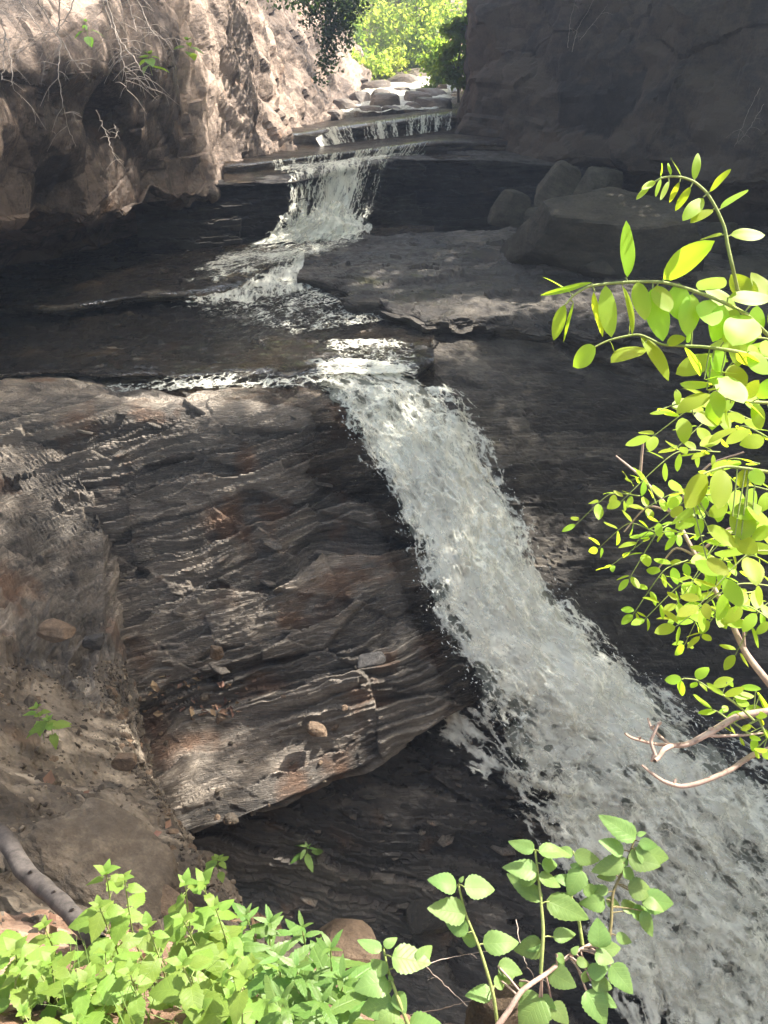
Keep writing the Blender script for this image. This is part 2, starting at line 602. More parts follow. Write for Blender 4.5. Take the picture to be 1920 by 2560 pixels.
# --- broad wet shelf right of the stream and the layered dark face below it
cu = [760, 900, 1080, 1280, 1500, 1750, 2020, 2400]
r0 = ([600, 592, 585, 575, 565, 560, 560, 560], -4.78)
r1 = ([650, 650, 650, 655, 665, 690, 720, 740], -4.86)
r2 = ([690, 742, 788, 800, 815, 840, 870, 910], [-4.96, -5.02, -5.1, -5.1, -5.1, -5.1, -5.1, -5.1])
n0, n1, n2 = z_net(cu, [r0, r1, r2])
drop = n2 + np.array((0, -0.16, -0.42))
rows = [n0, n1, n2, drop]
rows.append(t_net([list(zip([790, 960, 1150, 1400, 1700, 2000, 2300, 2600], [900, 950, 1000, 1000, 1000, 1010, 1020, 1040],
                            [19.5, 18.6, 17.7, 18.3, 18.4, 18.3, 18.2, 18.0]))])[0])
for u, v, t in (([900, 1050, 1240, 1450, 1720, 2000, 2300, 2600], 1200, [18.6, 17.8, 17.1, 17.7, 17.9, 17.7, 17.5, 17.2]),
                ([1000, 1150, 1320, 1500, 1730, 2000, 2300, 2600], 1450, [17.8, 17.2, 16.6, 17.1, 17.2, 17.0, 16.8, 16.5]),
                ([1150, 1300, 1450, 1600, 1780, 2030, 2330, 2600], 1750, [17.0, 16.4, 16.0, 16.2, 16.2, 16.0, 15.8, 15.5]),
                ([1250, 1400, 1560, 1700, 1850, 2080, 2380, 2700], 2050, [16.2, 16.0, 15.8, 15.6, 15.4, 15.2, 15.0, 14.8])):
    rows.append(t_net([list(zip(u, [v] * 8, t))])[0])
rows = [resample(r, 30, 0) for r in rows]
jg = np.random.default_rng(4).normal(size=30) * 0.22
for r in rows[2:4]:
    r[:, 1] += jg * 0.8
    r[:, 0] += jg[::-1] * 0.4
G, N = surface(np.array(rows), 270, 340)
Pf = G.reshape(-1, 3)
d, cell = strata(Pf, [(0.42, 0.13, 0.5, 1), (0.15, 0.06, 1.2, 3), (0.06, 0.022, 2.6, 0)], nb=(0.03, 0.05, 1.0), warp=0.3)
flat = sstep(0.55, 0.9, N.reshape(-1, 3)[:, 2])
d = d * (1 - 0.25 * flat) + 0.14 * fbm(Pf * 0.8, 4, k=3) + 0.035 * fbm(Pf * np.array((3, 6, 3)), 4, 0.6)
wet = flat * (0.45 + 0.5 * fbm(Pf * 0.5, 3)) + 0.25 * (1 - flat)
shelf, SHELF = sheet('rock_shelf', G, N, M['shelf_rock'], d, {'cell': cell, 'wet': np.clip(wet, 0, 1)})

# --- the dark block behind, over which the second fall drops
cu = [330, 480, 640, 735, 850, 980, 1100, 1240, 1420, 1600]
yE = [26.4, 27.0, 28.0, 28.2, 30.8, 33.4, 34.2, 34.6, 34.6, 34.6]
vE = [468, 462, 456, 452, 428, 402, 398, 402, 415, 430]
back = y_net(cu, [([436, 430, 424, 420, 400, 380, 372, 372, 380, 390], [y + 3 for y in yE])])[0]
edge = y_net(cu, [(vE, yE)])[0]
foot = edge.copy()
foot[:, 1] -= 0.35
foot[:, 2] = -5.0
deep = foot + np.array((0, -0.2, -0.8))
over = edge + np.array((0, -0.08, -0.14))
mid = edge * 0.45 + foot * 0.55 + np.array((0, 0.15, 0))
G, N = surface(np.array([back, edge, over, mid, foot, deep]), 220, 110)
Pf = G.reshape(-1, 3)
d, cell = strata(Pf, [(0.55, 0.18, 0.4, 3), (0.2, 0.09, 0.9, 2)], nb=(0.02, 0.05, 1.0), warp=0.3)
d *= sstep(-0.2, 0.4, 1 - np.abs(N.reshape(-1, 3)[:, 2])) * 0.8 + 0.2
d += 0.06 * fbm(Pf * 0.8, 4)
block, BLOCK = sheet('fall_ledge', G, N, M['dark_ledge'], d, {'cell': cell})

# --- stepped stream bed above it, up to the boulders and the woods
cu = [560, 660, 800, 950, 1100, 1260, 1450]
rows = [([462, 455, 432, 408, 396, 396, 400], [27.6, 28.3, 30.6, 33.1, 34.4, 35.2, 36]),
        ([436, 428, 409, 397, 383, 380, 384], [29, 30, 32.5, 34.6, 36, 37, 38]),
        ([410, 403, 385, 369, 352, 350, 355], [29.15, 30.15, 32.65, 34.75, 36.15, 37.15, 38.15]),
        ([380, 373, 364, 346, 328, 324, 328], [32, 33.5, 37, 38.5, 40, 41, 42]),
        ([345, 338, 323, 304, 286, 278, 282], [32.25, 33.75, 37.25, 38.75, 40.25, 41.25, 42.25]),
        ([318, 310, 298, 283, 268, 260, 264], [38, 40, 43, 44, 45, 46, 47]),
        ([264, 258, 250, 236, 222, 215, 218], [50, 52, 55, 57, 59, 61, 63]),
        ([222, 216, 208, 198, 187, 181, 184], [66, 68, 71, 73, 75, 77, 79]),
        ([198, 192, 185, 178, 170, 166, 168], [100, 100, 102, 104, 106, 108, 110])]
G, N = surface(y_net(cu, rows), 190, 220)
Pf = G.reshape(-1, 3)
far = sstep(41.5, 46, Pf[:, 1])
d, cell = strata(Pf, [(0.22, 0.04, 0.5, 2)], warp=0.1)
d = d * (1 - far) + far * (0.5 * np.maximum(fbm(Pf * 0.45, 4, k=2), -0.2)) + 0.03 * fbm(Pf * 1.5, 3)
upper, UPPER = sheet('upper_stream_bed', G, N, M['creek_stone'], d, {'cell': cell})

# --- left wall of the gorge: overhanging near us, sunlit and ragged farther up
lu = [-420, -180, 0, 150, 310, 460, 590, 690, 790, 870, 935]
lv = [640, 590, 560, 560, 540, 510, 470, 405, 335, 285, 225]
ly = [12.5, 15.4, 17.8, 20.0, 22.5, 25.4, 28.8, 33.0, 39.5, 48, 64]
tu = [-520, -270, -80, 75, 230, 370, 470, 545, 610, 670, 720]
ty = [12.0, 15.2, 17.8, 20.6, 23.6, 27.2, 31.0, 36.0, 43.5, 53, 70]
rows = []
lip = y_net(lu, [(lv, ly)])[0]
wt = np.array([1, 1, 1, 1, 1, 1, 0.9, 0.55, 0.25, 0.1, 0.05])[:, None]
rows.append(lip + wt * np.array((-3.6, 2.6, 0)) + np.array((0, 0, -3.2)))
rows.append(lip + wt * np.array((-3.2, 2.2, 0.0)) + np.array((0, 0, -1.3)))
rows.append(lip + wt * np.array((-1.5, 0.9, 0.1)) + np.array((0, 0, -0.15)))
rows.append(lip)
for f in (0.08, 0.25, 0.42, 0.5, 0.62, 0.75, 1.0):
    r = []
    for a, b, y0, u1, y1 in zip(lu, lv, ly, tu, ty):
        u, v, y = a + (u1 - a) * f, b + (-230 - b) * f, y0 + (y1 - y0) * f
        nearw = 1 - sstep(17, 29, y0)
        y += nearw * np.interp(f, [0, 0.08, 0.25, 0.42, 0.5, 0.62, 0.75, 1.0], [0, -0.5, -1.5, -2.7, -2.7, -1.2, 0.6, 3.5])
        r.append(at_y(u, v, y))
    rows.append(np.array(r))
rows.append(rows[-1] + np.array((-3.0, 0.5, 1.6)))
rows.append(rows[-1] + np.array((-40.0, 4, 5)))
G, N = surface(np.array(rows), 520, 340)
Pf = G.reshape(-1, 3)
uu = Pf[:, 0] / (CP * Pf[:, 1] - SP * Pf[:, 2]) * FPX + 960
vv = 1280 - FPX * (SP * Pf[:, 1] + CP * Pf[:, 2]) / (CP * Pf[:, 1] - SP * Pf[:, 2])
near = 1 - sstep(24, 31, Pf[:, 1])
d1, c1 = facets(Pf, (0.34, 0.27, 0.32), 1.0, slope=1.0, q=0.85, k=1)
d2, c2 = facets(Pf, (1.25, 0.75, 0.55), 0.50, slope=1.2, k=2, low=True)
d3, c3 = facets(Pf, (3.2, 2.0, 1.3), 0.20, slope=1.2, k=3)
d4, c4 = facets(Pf, (0.7, 0.42, 0.35), 0.75, slope=1.1, k=0)
d5, c5 = facets(Pf, (0.9, 0.75, 0.95), 0.34, slope=1.1, k=0, low=True)
f1, f2, cc, _ = worley((Pf + 0.12 * fbm(Pf * 0.9, 3)[:, None]) * np.array((0.6, 0.5, 0.85)), 1)
crk = np.exp(-np.maximum(f2 - f1, 0) / 0.035)
d = near * (d1 + 0.45 * d2 + 0.38 * d5 + 0.05 * crk * -1) + (1 - near) * (1.15 * d2 + 0.6 * d4) + d3 * (1.5 - 0.8 * near) + (1 - near) * 0.10 * fbm(Pf * np.array((2.5, 2.5, 0.9)), 4, 0.6, k=2, ridged=True)
d += 0.04 * fbm(Pf * 0.6, 4) + 0.03 * fbm(Pf * np.array((4, 4, 2)), 4, 0.6, k=1)
# the jutting block in the top corner, with a hollow under it
brow = sstep(40, -90, vv - 150 - 0.35 * (uu - 120)) * sstep(330, 200, uu) * near
holl = np.exp(-((vv - 250 - 0.30 * (uu - 120)) / 75) ** 2) * sstep(330, 190, uu) * near
d += 0.25 * brow - 0.35 * holl
d -= 0.9 * np.exp(-((uu - 272) / 26) ** 2 - ((vv - 300) / 75) ** 2)
low = sstep(24, 14, 0) * 0
left_wall, LWALL = sheet('left_cliff', G, N, M['sandstone'], d, {'cell': np.clip(0.5 * c1 + 0.5 * c2, 0, 1), 'wet': np.clip(near * sstep(110, 300, vv + 0.2 * uu) * 0.85, 0, 1)})  # shade of the near lower wall painted in through the wet mask

# --- right cliff, in its own shade, undercut at the foot
ru = [1150, 1250, 1370, 1480, 1600, 1750, 1950, 2250]
rv = [345, 365, 420, 400, 425, 440, 460, 500]
ry = [39.5, 37.5, 35.5, 34.0, 32.5, 30.5, 28.0, 24.5]
lip = y_net(ru, [(rv, ry)])[0]
extra = np.array([(14.5, 19.5, -3.5), (15.5, 13, -3.8), (15.5, 5, -4), (15, -4, -4)])
lip = np.vstack([[(4.6, 52, -1.0)], [(3.9, 43.5, -2.0)], lip, extra])
rows = [lip + np.array((1.2, 1.6, 0)), lip + np.array((1.0, 1.4, -0.25)), lip, ]
rows[0][:, 2] = np.concatenate([[-3.0, -3.2], np.full(len(lip) - 2, -5.6)])
tops = []
base = lip[:, 2]
for z in (0.8, 1.9, 3.2, 5.0, 6.6):
    r = lip.copy()
    f = (z - base) / (6.6 - base)
    r[:, 2] = z
    r[:, 0] += 0.5 * f
    r[:, 1] += 0.9 * f
    rows.append(r)
lip1 = lip + np.array((-0.05, -0.05, 0.3))
rows.insert(3, lip1)
rows.append(rows[-1] + np.array((2.5, 2.0, 0.9)))
rows.append(rows[-1] + np.array((38, 24, 5)))
G, N = surface(np.array(rows), 400, 240)
Pf = G.reshape(-1, 3)
d1, c1 = facets(Pf, (0.30, 0.32, 0.50), 0.62, slope=0.8, k=0)
d2, c2 = facets(Pf, (0.85, 0.85, 1.1), 0.38, slope=1.0, k=3, low=True)
_, _, cc, _ = worley(Pf * np.array((0.45, 0.45, 0.7)), 2)
d3, c3 = facets(Pf, (2.2, 2.2, 2.6), 0.17, slope=1.1, k=1)
d = d1 + d2 + d3 + 0.25 * (cc[:, 0] - 0.5) + 0.02 * fbm(Pf * 1.5, 4)
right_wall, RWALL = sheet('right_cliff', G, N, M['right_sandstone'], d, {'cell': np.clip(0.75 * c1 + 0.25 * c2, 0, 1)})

# --- left bank: rock corner at the top, crumbling earth spur, down to the ground at our feet
E = [(62, 985, 16.7), (72, 1010, 16.5), (150, 1130, 15.9), (235, 1290, 15.2), (245, 1500, 14.2), (268, 1740, 12.6), (335, 1950, 9.9),
     (480, 2150, 6.9), (640, 2290, 5.2), (800, 2420, 3.9), (920, 2540, 3.05), (1060, 2700, 2.5)]
L = [(-420, 830, 17.0), (-420, 880, 16.8), (-420, 1000, 15.9), (-420, 1160, 14.4), (-420, 1350, 12.6), (-420, 1580, 9.9), (-420, 1800, 7.6),
     (-420, 2000, 5.6), (-420, 2150, 4.4), (-420, 2300, 3.4), (-420, 2450, 2.7), (-420, 2650, 2.2)]
rows = []
for k, (e, l) in enumerate(zip(E, L)):
    pe, pl = at_t(*e), at_t(*l)
    far_l = pl + (pl - pe) * np.array((1.2, 0.6, 0.6))
    q = [far_l]
    for f in (0, 0.34, 0.68, 1.0):
        p = pl + (pe - pl) * f
        q.append(p)
    rt = np.array((0.9, 0.25, 0)) / 0.93
    q.append(pe + rt * 0.10 + np.array((0, 0, -0.12)))
    q.append(pe + rt * 0.30 + np.array((0, 0.1, -1.0)))
    q.append(pe + rt * 0.55 + np.array((0, 0.3, -4.5)))
    rows.append(np.array(q))
lastr = rows[-1].copy()
near0 = lastr.copy()
near0[:, 1] = -0.6
near0[:, 2] = np.maximum(lastr[:, 2] + 0.45, -2.05)
near1 = near0.copy()
near1[:, 1] = -4.0
near1[:, 2] += 0.2
rows += [near0, near1]
G, N = surface(np.array(rows), 240, 380)
Pf = G.reshape(-1, 3)
rocky = sstep(8.5, 11.0, Pf[:, 1])
d, cell = strata(Pf, [(0.5, 0.30, 0.6, 1), (0.17, 0.16, 1.0, 2), (0.07, 0.06, 2.0, 3)], nb=(-0.1, 0.15, 1.0), warp=0.5)
foot = 1 - sstep(2.2, 3.4, Pf[:, 1])
db = 0.18 * fbm(Pf * 0.9, 4, k=3) + 0.085 * fbm(Pf * 3, 5, 0.65, k=1) + 0.035 * fbm(Pf * 11, 3, 0.7)
db = db * (1 - 0.6 * foot)
colx = np.tile(np.linspace(0, 7, 240), 380)
d = d * (1 - 0.75 * sstep(3.6, 4.2, colx))
d = rocky * (d + 0.06 * fbm(Pf * 1.2, 3)) + (1 - rocky) * db
bank, BANK = sheet('left_bank', G, N, M['earth'], d, {'cell': cell})
bank.data.materials.append(M['shale'])
bank.data.materials.append(M['litter_soil'])
fc = BANK[:-1, :-1].reshape(-1, 3)
jit = 0.8 * fbm(fc * 1.5, 3)
mi = np.where(fc[:, 1] + jit > 9.6, 1, np.where(fc[:, 1] + jit * 0.4 < 2.7, 2, 0)).astype(np.int32)
bank.data.polygons.foreach_set('material_index', mi)

# --- ground at our feet on the right
cu = [-0.6, 0.3, 1.0, 1.8, 2.8, 4.5, 8.0]
prof = [(-5, -1.9), (-1, -2.0), (0.6, -2.25), (1.35, -2.55), (1.62, -2.85), (1.75, -3.6), (1.95, -5.5), (2.6, -9), (4.5, -14.5)]
net = np.array([[(x, y - 0.55 * float(sstep(0.45, 1.0, x)) * (y > 0) + 0.10 * math.sin(x * 2.3) - (0.0 if y < 1 else 0.04 * abs(x - 0.6)), z - 0.05 * math.cos(x * 1.7)) for x in cu] for y, z in prof])
G, N = surface(net, 150, 190)
Pf = G.reshape(-1, 3)
up = (N.reshape(-1, 3)[:, 2] > 0)
N = np.where(N[..., 2:3] < -0.2, -N, N)
d = 0.05 * fbm(Pf * 1.5, 4, k=1) + 0.02 * fbm(Pf * 7, 3)
ground, GROUND = sheet('ground', G, N, M['litter_soil'], d, {'cell': 0.5 + 0 * d})

# --- the land beyond: forest floor rising behind the creek and over both rims
net = np.array([[(x, y, z + (abs(x - 8) * 0.08 if y < 100 else 0)) for x in (-140, -60, -25, 0, 20, 40, 80, 160)]
                for y, z in ((70, -1.2), (85, -0.6), (110, 2), (150, 9), (230, 18), (400, 26))])
G, N = surface(net, 60, 60)
N = np.where(N[..., 2:3] < 0, -N, N)
sheet('hillside', G, N, M['litter_soil'], 0.5 * fbm(G.reshape(-1, 3) * 0.1, 3), {'cell': np.full(3600, 0.5)})

# ------------------------------------------------------------------ water
def foam_mat(name, along=0.45, white=(0.93, 0.93, 0.81), scale=1.0, gain=1.0, dark=(0.64, 0.62, 0.53), top=0.97, soft=0.0):
    """Aerated water: opacity follows the foam amount, broken into streaks along the flow and lace at the rims."""
    t = NT(name)
    t.m.use_transparent_shadow = True
    a = t.attr('foam')
    cx = t.n('ShaderNodeCombineXYZ')
    t.l(t.attr('fu'), cx.inputs[0])
    t.l(t.math('MULTIPLY', t.attr('fv'), along), cx.inputs[1])
    c = cx.outputs[0]
    o = t.coord()
    n1 = t.noise(c, 0.75 * scale, 6, 0.55, 1.2)
    n2 = t.noise(c, 3.4 * scale, 8, 0.62, 1.6)
    n3 = t.noise(o, 9 * scale, 7, 0.62, 1.2)
    wob = t.n('ShaderNodeTexNoise')
    wob.inputs['Scale'].default_value = 2.6 * scale
    wob.inputs['Detail'].default_value = 4
    t.l(o, wob.inputs['Vector'])
    off = t.n('ShaderNodeVectorMath', operation='MULTIPLY_ADD')
    t.l(wob.outputs['Color'], off.inputs[0])
    off.inputs[1].default_value = (0.42 / scale,) * 3
    t.l(c, off.inputs[2])
    w1 = t.voro(off.outputs[0], 2.9 * scale, 'DISTANCE_TO_EDGE').outputs['Distance']
    w2 = t.voro(off.outputs[0], 7.5 * scale, 'DISTANCE_TO_EDGE').outputs['Distance']
    web = t.math('SUBTRACT', 1.0, t.math('MULTIPLY', w1, 4.2), clamp=True)
    web2 = t.math('SUBTRACT', 1.0, t.math('MULTIPLY', w2, 4.2), clamp=True)
    m = t.math('ADD', t.math('MULTIPLY', a, 1.30 * gain), t.math('MULTIPLY', t.math('SUBTRACT', n1, 0.5), 2.0))
    m = t.math('ADD', m, t.math('MULTIPLY', t.math('SUBTRACT', n2, 0.5), 0.7))
    m = t.math('ADD', m, t.math('MULTIPLY', t.math('SUBTRACT', n3, 0.5), 0.55))
    m = t.math('ADD', m, t.math('MULTIPLY', t.math('SUBTRACT', web, 0.45), 0.5))
    m = t.math('ADD', m, t.math('MULTIPLY', t.math('SUBTRACT', web2, 0.45), 0.34))
    al = t.ramp(m, [(0.42, 0.0), (0.62, 0.55), (0.85, 0.9), (1.1, 1.0)])
    al = t.math('MULTIPLY', al, t.ramp(a, [(0.02, 0.0), (0.16, top)]))
    col = t.mix(t.ramp(t.math('ADD', t.math('MULTIPLY', n2, 0.6), t.math('MULTIPLY', n1, 0.4)), [(0.36, 1.0), (0.58, 0.0)]), white, dark)
    nb = t.bump(t.math('ADD', n3, t.math('MULTIPLY', n2, 0.8)), 0.45, 0.07)
    w0 = t.bsdf(col, 0.5, nb, 0.25)
    tl = t.n('ShaderNodeBsdfTranslucent')
    t.l(col, tl.inputs[0])
    mw = t.n('ShaderNodeMixShader')
    mw.inputs[0].default_value = 0.3
    t.l(w0, mw.inputs[1])
    t.l(tl.outputs[0], mw.inputs[2])
    tr = t.n('ShaderNodeBsdfTransparent')
    mx = t.n('ShaderNodeMixShader')
    t.l(al, mx.inputs[0])
    t.l(tr.outputs[0], mx.inputs[1])
    t.l(mw.outputs[0], mx.inputs[2])
    return t.done(mx.outputs[0])


def film_mat(name, tint, amount=1.0, scale=(1, 1, 1), rough=0.06):
    t = NT(name)
    c = t.coord(scale)
    n1 = t.noise(c, 5, 5, 0.6, 0.6)
    n2 = t.noise(c, 16, 4, 0.6, 0.5)
    nb = t.bump(t.math('ADD', n1, t.math('MULTIPLY', n2, 0.5)), 1.0, 0.22)
    g = t.n('ShaderNodeBsdfGlossy')
    g.inputs['Roughness'].default_value = rough
    t.l(nb, g.inputs['Normal'])
    tr = t.n('ShaderNodeBsdfTransparent')
    tr.inputs[0].default_value = (*tint, 1)
    fr = t.n('ShaderNodeFresnel')
    fr.inputs['IOR'].default_value = 1.33
    t.l(nb, fr.inputs['Normal'])
    mx = t.n('ShaderNodeMixShader')
    t.l(t.math('MULTIPLY', fr.outputs[0], amount, clamp=True), mx.inputs[0])
    t.l(tr.outputs[0], mx.inputs[1])
    t.l(g.outputs[0], mx.inputs[2])
    return t.done(mx.outputs[0])


M['foam'] = foam_mat('white_water', 0.5, scale=0.85)
M['foam_thin'] = foam_mat('thrown_water', 0.6, top=0.85, scale=1.3)
M['foam_streak'] = foam_mat('falling_water', 0.16, scale=1.7)
M['foam_line'] = foam_mat('stream_foam', 1.5, scale=1.6)
M['film'] = film_mat('stream_water', (0.66, 0.58, 0.46), 2.2, (0.7, 1.5, 1))
M['film_dark'] = film_mat('shelf_water', (0.75, 0.70, 0.62), 1.1, (0.6, 1.4, 1))
M['aerated'] = foam_mat('aerated_water', 0.5, white=(0.26, 0.27, 0.225), dark=(0.11, 0.112, 0.088), scale=0.8, gain=1.5)
tq = NT('water_drops')
M['drop'] = tq.done(tq.bsdf((0.78, 0.80, 0.77), 0.3, None, 0.5))


def ribbon(name, left, right, mat, nu, nv, dens, amp=0.12, fr=1.3, lift=0.0, k=0, bulge=0.0, edge=0.18, stretch=(1, 1, 1), cross=3):
    """White water between two edges; dens(f, s) is the foam amount along f and across s."""
    left, right = np.asarray(left), np.asarray(right)
    net = np.stack([left * (1 - q) + right * q for q in np.linspace(0, 1, cross)], 1)
    G, N = surface(net, nu, nv)
    P = G.reshape(-1, 3)
    s = np.tile(np.linspace(0, 1, nu), nv)
    f = np.repeat(np.linspace(0, 1, nv), nu)
    en = 0.13 * fbm(P * 1.1, 3, k=k) + 0.09 * fbm(P * 3.5, 4, 0.6, k=k + 1)
    e = np.minimum(s, 1 - s) + en * edge / 0.18
    prof = sstep(0.0, edge, e)
    foam = np.clip(prof * dens(f, s), 0, 1)
    q = P * np.asarray(stretch)
    d = lift + bulge * np.sin(np.pi * s) + amp * prof * (fbm(q * fr, 5, 0.48, k=k) + 0.26 * fbm(q * fr * 3.0, 4, 0.55, k=k + 1))
    wid = np.linalg.norm(np.diff(G, axis=1), axis=2).sum(1).mean()
    lng = np.linalg.norm(np.diff(G, axis=0), axis=2).sum(0).mean()
    o, Q = sheet(name, G, N, mat, d, {'foam': foam, 'fu': s * wid + 7.3 * k, 'fv': f * lng + 3.1 * k}, smooth=True)
    return o, Q, foam.reshape(nv, nu)


def pt(u, v, t):
    return at_t(u, v, t)


fall_rows = [  # v, u left, u right, t left, t right
    (915, 690, 990, None, None), (945, 750, 1060, None, None), (985, 815, 1118, 17.15, 17.9), (1040, 850, 1160, 16.75, 17.6), (1100, 882, 1192, 16.45, 17.3), (1200, 955, 1243, 16.15, 16.95),
    (1300, 1003, 1312, 15.85, 16.6), (1400, 1030, 1345, 15.6, 16.3), (1500, 1065, 1405, 15.4, 16.05), (1600, 1115, 1500, 15.15, 15.8), (1700, 1172, 1625, 14.95, 15.5),
    (1800, 1225, 1745, 14.85, 15.2), (1900, 1265, 1880, 14.75, 14.9), (2000, 1320, 2000, 14.65, 14.6), (2150, 1400, 2170, 14.5, 14.3), (2300, 1480, 2340, 14.25, 14.1),
    (2500, 1570, 2520, 13.85, 13.7), (2720, 1640, 2700, 13.4, 13.3)]
Lp, Rp = [], []
for v, ul, ur, tl, tr_ in fall_rows:
    if tl is None:
        Lp.append(at_z(ul, v, -5.66 if v < 930 else -5.76))
        Rp.append(at_z(ur, v, -5.62 if v < 930 else -5.74))
    else:
        if v <= 1700:
            tl = PD / (PN @ ray(ul, v)) - 0.22
            tr_ = min(tr_, PD / (PN @ ray(ur, v)) - 0.12)
        Lp.append(pt(ul, v, tl))
        Rp.append(pt(ur, v, tr_))


def dens_main(f, s):
    d = 0.54 + 0.42 * sstep(0.10, 0.30, f) - 0.36 * sstep(0.50, 0.95, f)
    return d * (0.80 + 0.20 * np.sin(np.pi * s))


fallA, FQ, FF = ribbon('waterfall', Lp, Rp, M['foam'], 250, 430, dens_main, amp=0.24, fr=0.85, bulge=0.25, k=0, edge=0.24)
Lq = [np.array(p) + np.array((-0.25, -0.12, 0.02)) for p in Lp]
Rq = [np.array(p) + np.array((0.35, -0.12, 0.05)) for p in Rp]
fallB, FQ2, FF2 = ribbon('waterfall_spray', Lq[2:], Rq[2:], M['foam_thin'], 190, 320, lambda f, s: 0.38 + 0.1 * np.sin(9 * f), amp=0.34, fr=1.7, bulge=0.28, lift=0.06, k=2, edge=0.2)
body, BQ, BF = ribbon('waterfall_body', [p + np.array((0.0, 0.12, -0.10)) for p in Lp[1:]], [p + np.array((-0.1, 0.12, -0.10)) for p in Rp[1:]], M['aerated'], 90, 170, lambda f, s: 0.62 + 0 * f, amp=0.16, fr=1.1, bulge=0.14, k=1, edge=0.2)

# foam apron spreading left at the foot of the fall
ribbon('foot_foam', [pt(1020, 1800, 15.6), pt(1170, 1930, 15.0), pt(1290, 2060, 14.7), pt(1400, 2250, 14.3), pt(1480, 2450, 13.9), pt(1560, 2700, 13.4)],
       [pt(1300, 1740, 14.75), pt(1420, 1900, 14.55), pt(1560, 2060, 14.35), pt(1650, 2250, 14.1), pt(1750, 2450, 13.7), pt(1850, 2700, 13.2)],
       M['foam'], 150, 220, lambda f, s: 0.38 + 0.25 * s, amp=0.14, fr=1.6, k=3, edge=0.35)

# second fall
L2 = [at_y(700, 432, 29.4), at_y(712, 447, 28.05), at_y(712, 470, 27.85), at_y(712, 520, 27.7), at_y(705, 560, 27.5), at_y(670, 590, 27.2), at_y(620, 612, 26.8)]
R2 = [at_y(1000, 378, 35.2), at_y(985, 398, 33.1), at_y(970, 422, 32.6), at_y(955, 480, 31.6), at_y(940, 540, 30.2), at_y(935, 580, 29.0), at_y(930, 600, 28.2)]


def dens_2(f, s):
    thin = 0.42 + 0.30 * np.exp(-((s - 0.42) / 0.22) ** 2)
    splash = sstep(0.55, 0.78, f) * np.exp(-((s - 0.40) / 0.32) ** 2) * 0.75
    return thin * (1 - 0.75 * sstep(0.62, 1.0, s)) + splash - 0.25 * sstep(0.16, 0.06, np.abs(s - 0.17)) * sstep(0.75, 0.55, f) * sstep(0.1, 0.3, f)


ribbon('upper_waterfall', L2, R2, M['foam_streak'], 190, 210, dens_2, amp=0.12, fr=1.2, lift=0.06, k=1, edge=0.07, stretch=(1.5, 1.5, 0.6), cross=4)
ribbon('upper_waterfall_splash', [at_y(690, 510, 27.4), at_y(670, 555, 27.0), at_y(630, 600, 26.6), at_y(560, 630, 26.2)],
       [at_y(925, 510, 30.4), at_y(930, 560, 29.4), at_y(925, 592, 28.6), at_y(900, 612, 27.8)],
       M['foam'], 150, 110, lambda f, s: 0.62 * np.sin(np.pi * np.clip(f * 0.9 + 0.1, 0, 1)) + 0.12, amp=0.35, fr=1.2, lift=0.1, k=3, edge=0.2)
# white pool edge and the slanting cascade below it
ribbon('cascade', [at_z(430, 742, -4.97), at_z(445, 765, -5.16), at_z(470, 785, -5.26)], [at_z(835, 592, -4.84), at_z(812, 640, -5.0), at_z(800, 722, -5.24)],
       M['foam'], 220, 90, lambda f, s: 0.40 + 0.42 * np.clip(1 - np.abs(f - 0.62) / 0.5, 0, 1) * (0.4 + 0.7 * s), amp=0.14, fr=2.2, lift=0.07, k=1, edge=0.10, cross=6)
ribbon('pool_foam', [at_z(560, 625, -4.82), at_z(500, 665, -4.84), at_z(440, 722, -4.90)], [at_z(960, 585, -4.80), at_z(900, 612, -4.82), at_z(840, 632, -4.92)],
       M['foam_line'], 170, 40, lambda f, s: 0.66 * np.sin(np.pi * f) * (1 - 0.4 * s), amp=0.08, fr=2.5, lift=0.05, k=2, edge=0.16, cross=4)
# rippling edge just above the lip
ribbon('lip_foam', [at_z(230, 950, -5.56), at_z(215, 985, -5.84)], [at_z(980, 915, -5.56), at_z(960, 965, -5.76)],
       M['foam_line'], 340, 80, lambda f, s: (0.16 + 0.36 * np.exp(-((f - 0.66) / 0.22) ** 2)) * (0.5 + 0.5 * np.exp(-((s - 0.45) / 0.25) ** 2)), amp=0.07, fr=3.0, lift=0.05, k=3, edge=0.10, cross=6)
ribbon('crest_foam', [at_z(770, 858, -5.43), at_z(790, 900, -5.5), at_z(760, 940, -5.6)], [at_z(1010, 852, -5.42), at_z(1050, 900, -5.48), at_z(1075, 945, -5.66)],
       M['foam_line'], 190, 100, lambda f, s: 0.26 + 0.30 * np.exp(-((f - 0.12) / 0.16) ** 2) + 0.40 * sstep(0.4, 0.9, f), amp=0.10, fr=2.4, lift=0.06, k=0, edge=0.2, cross=5)
ribbon('riffle', [at_z(330, 790, -5.29), at_z(560, 812, -5.38), at_z(700, 850, -5.43)], [at_z(830, 640, -5.02), at_z(930, 700, -5.22), at_z(1000, 800, -5.38)],
       M['foam_line'], 240, 140, lambda f, s: 0.22 + 0.22 * np.exp(-((s - 0.75) / 0.25) ** 2), amp=0.05, fr=3.0, lift=0.07, k=1, edge=0.25, cross=5)
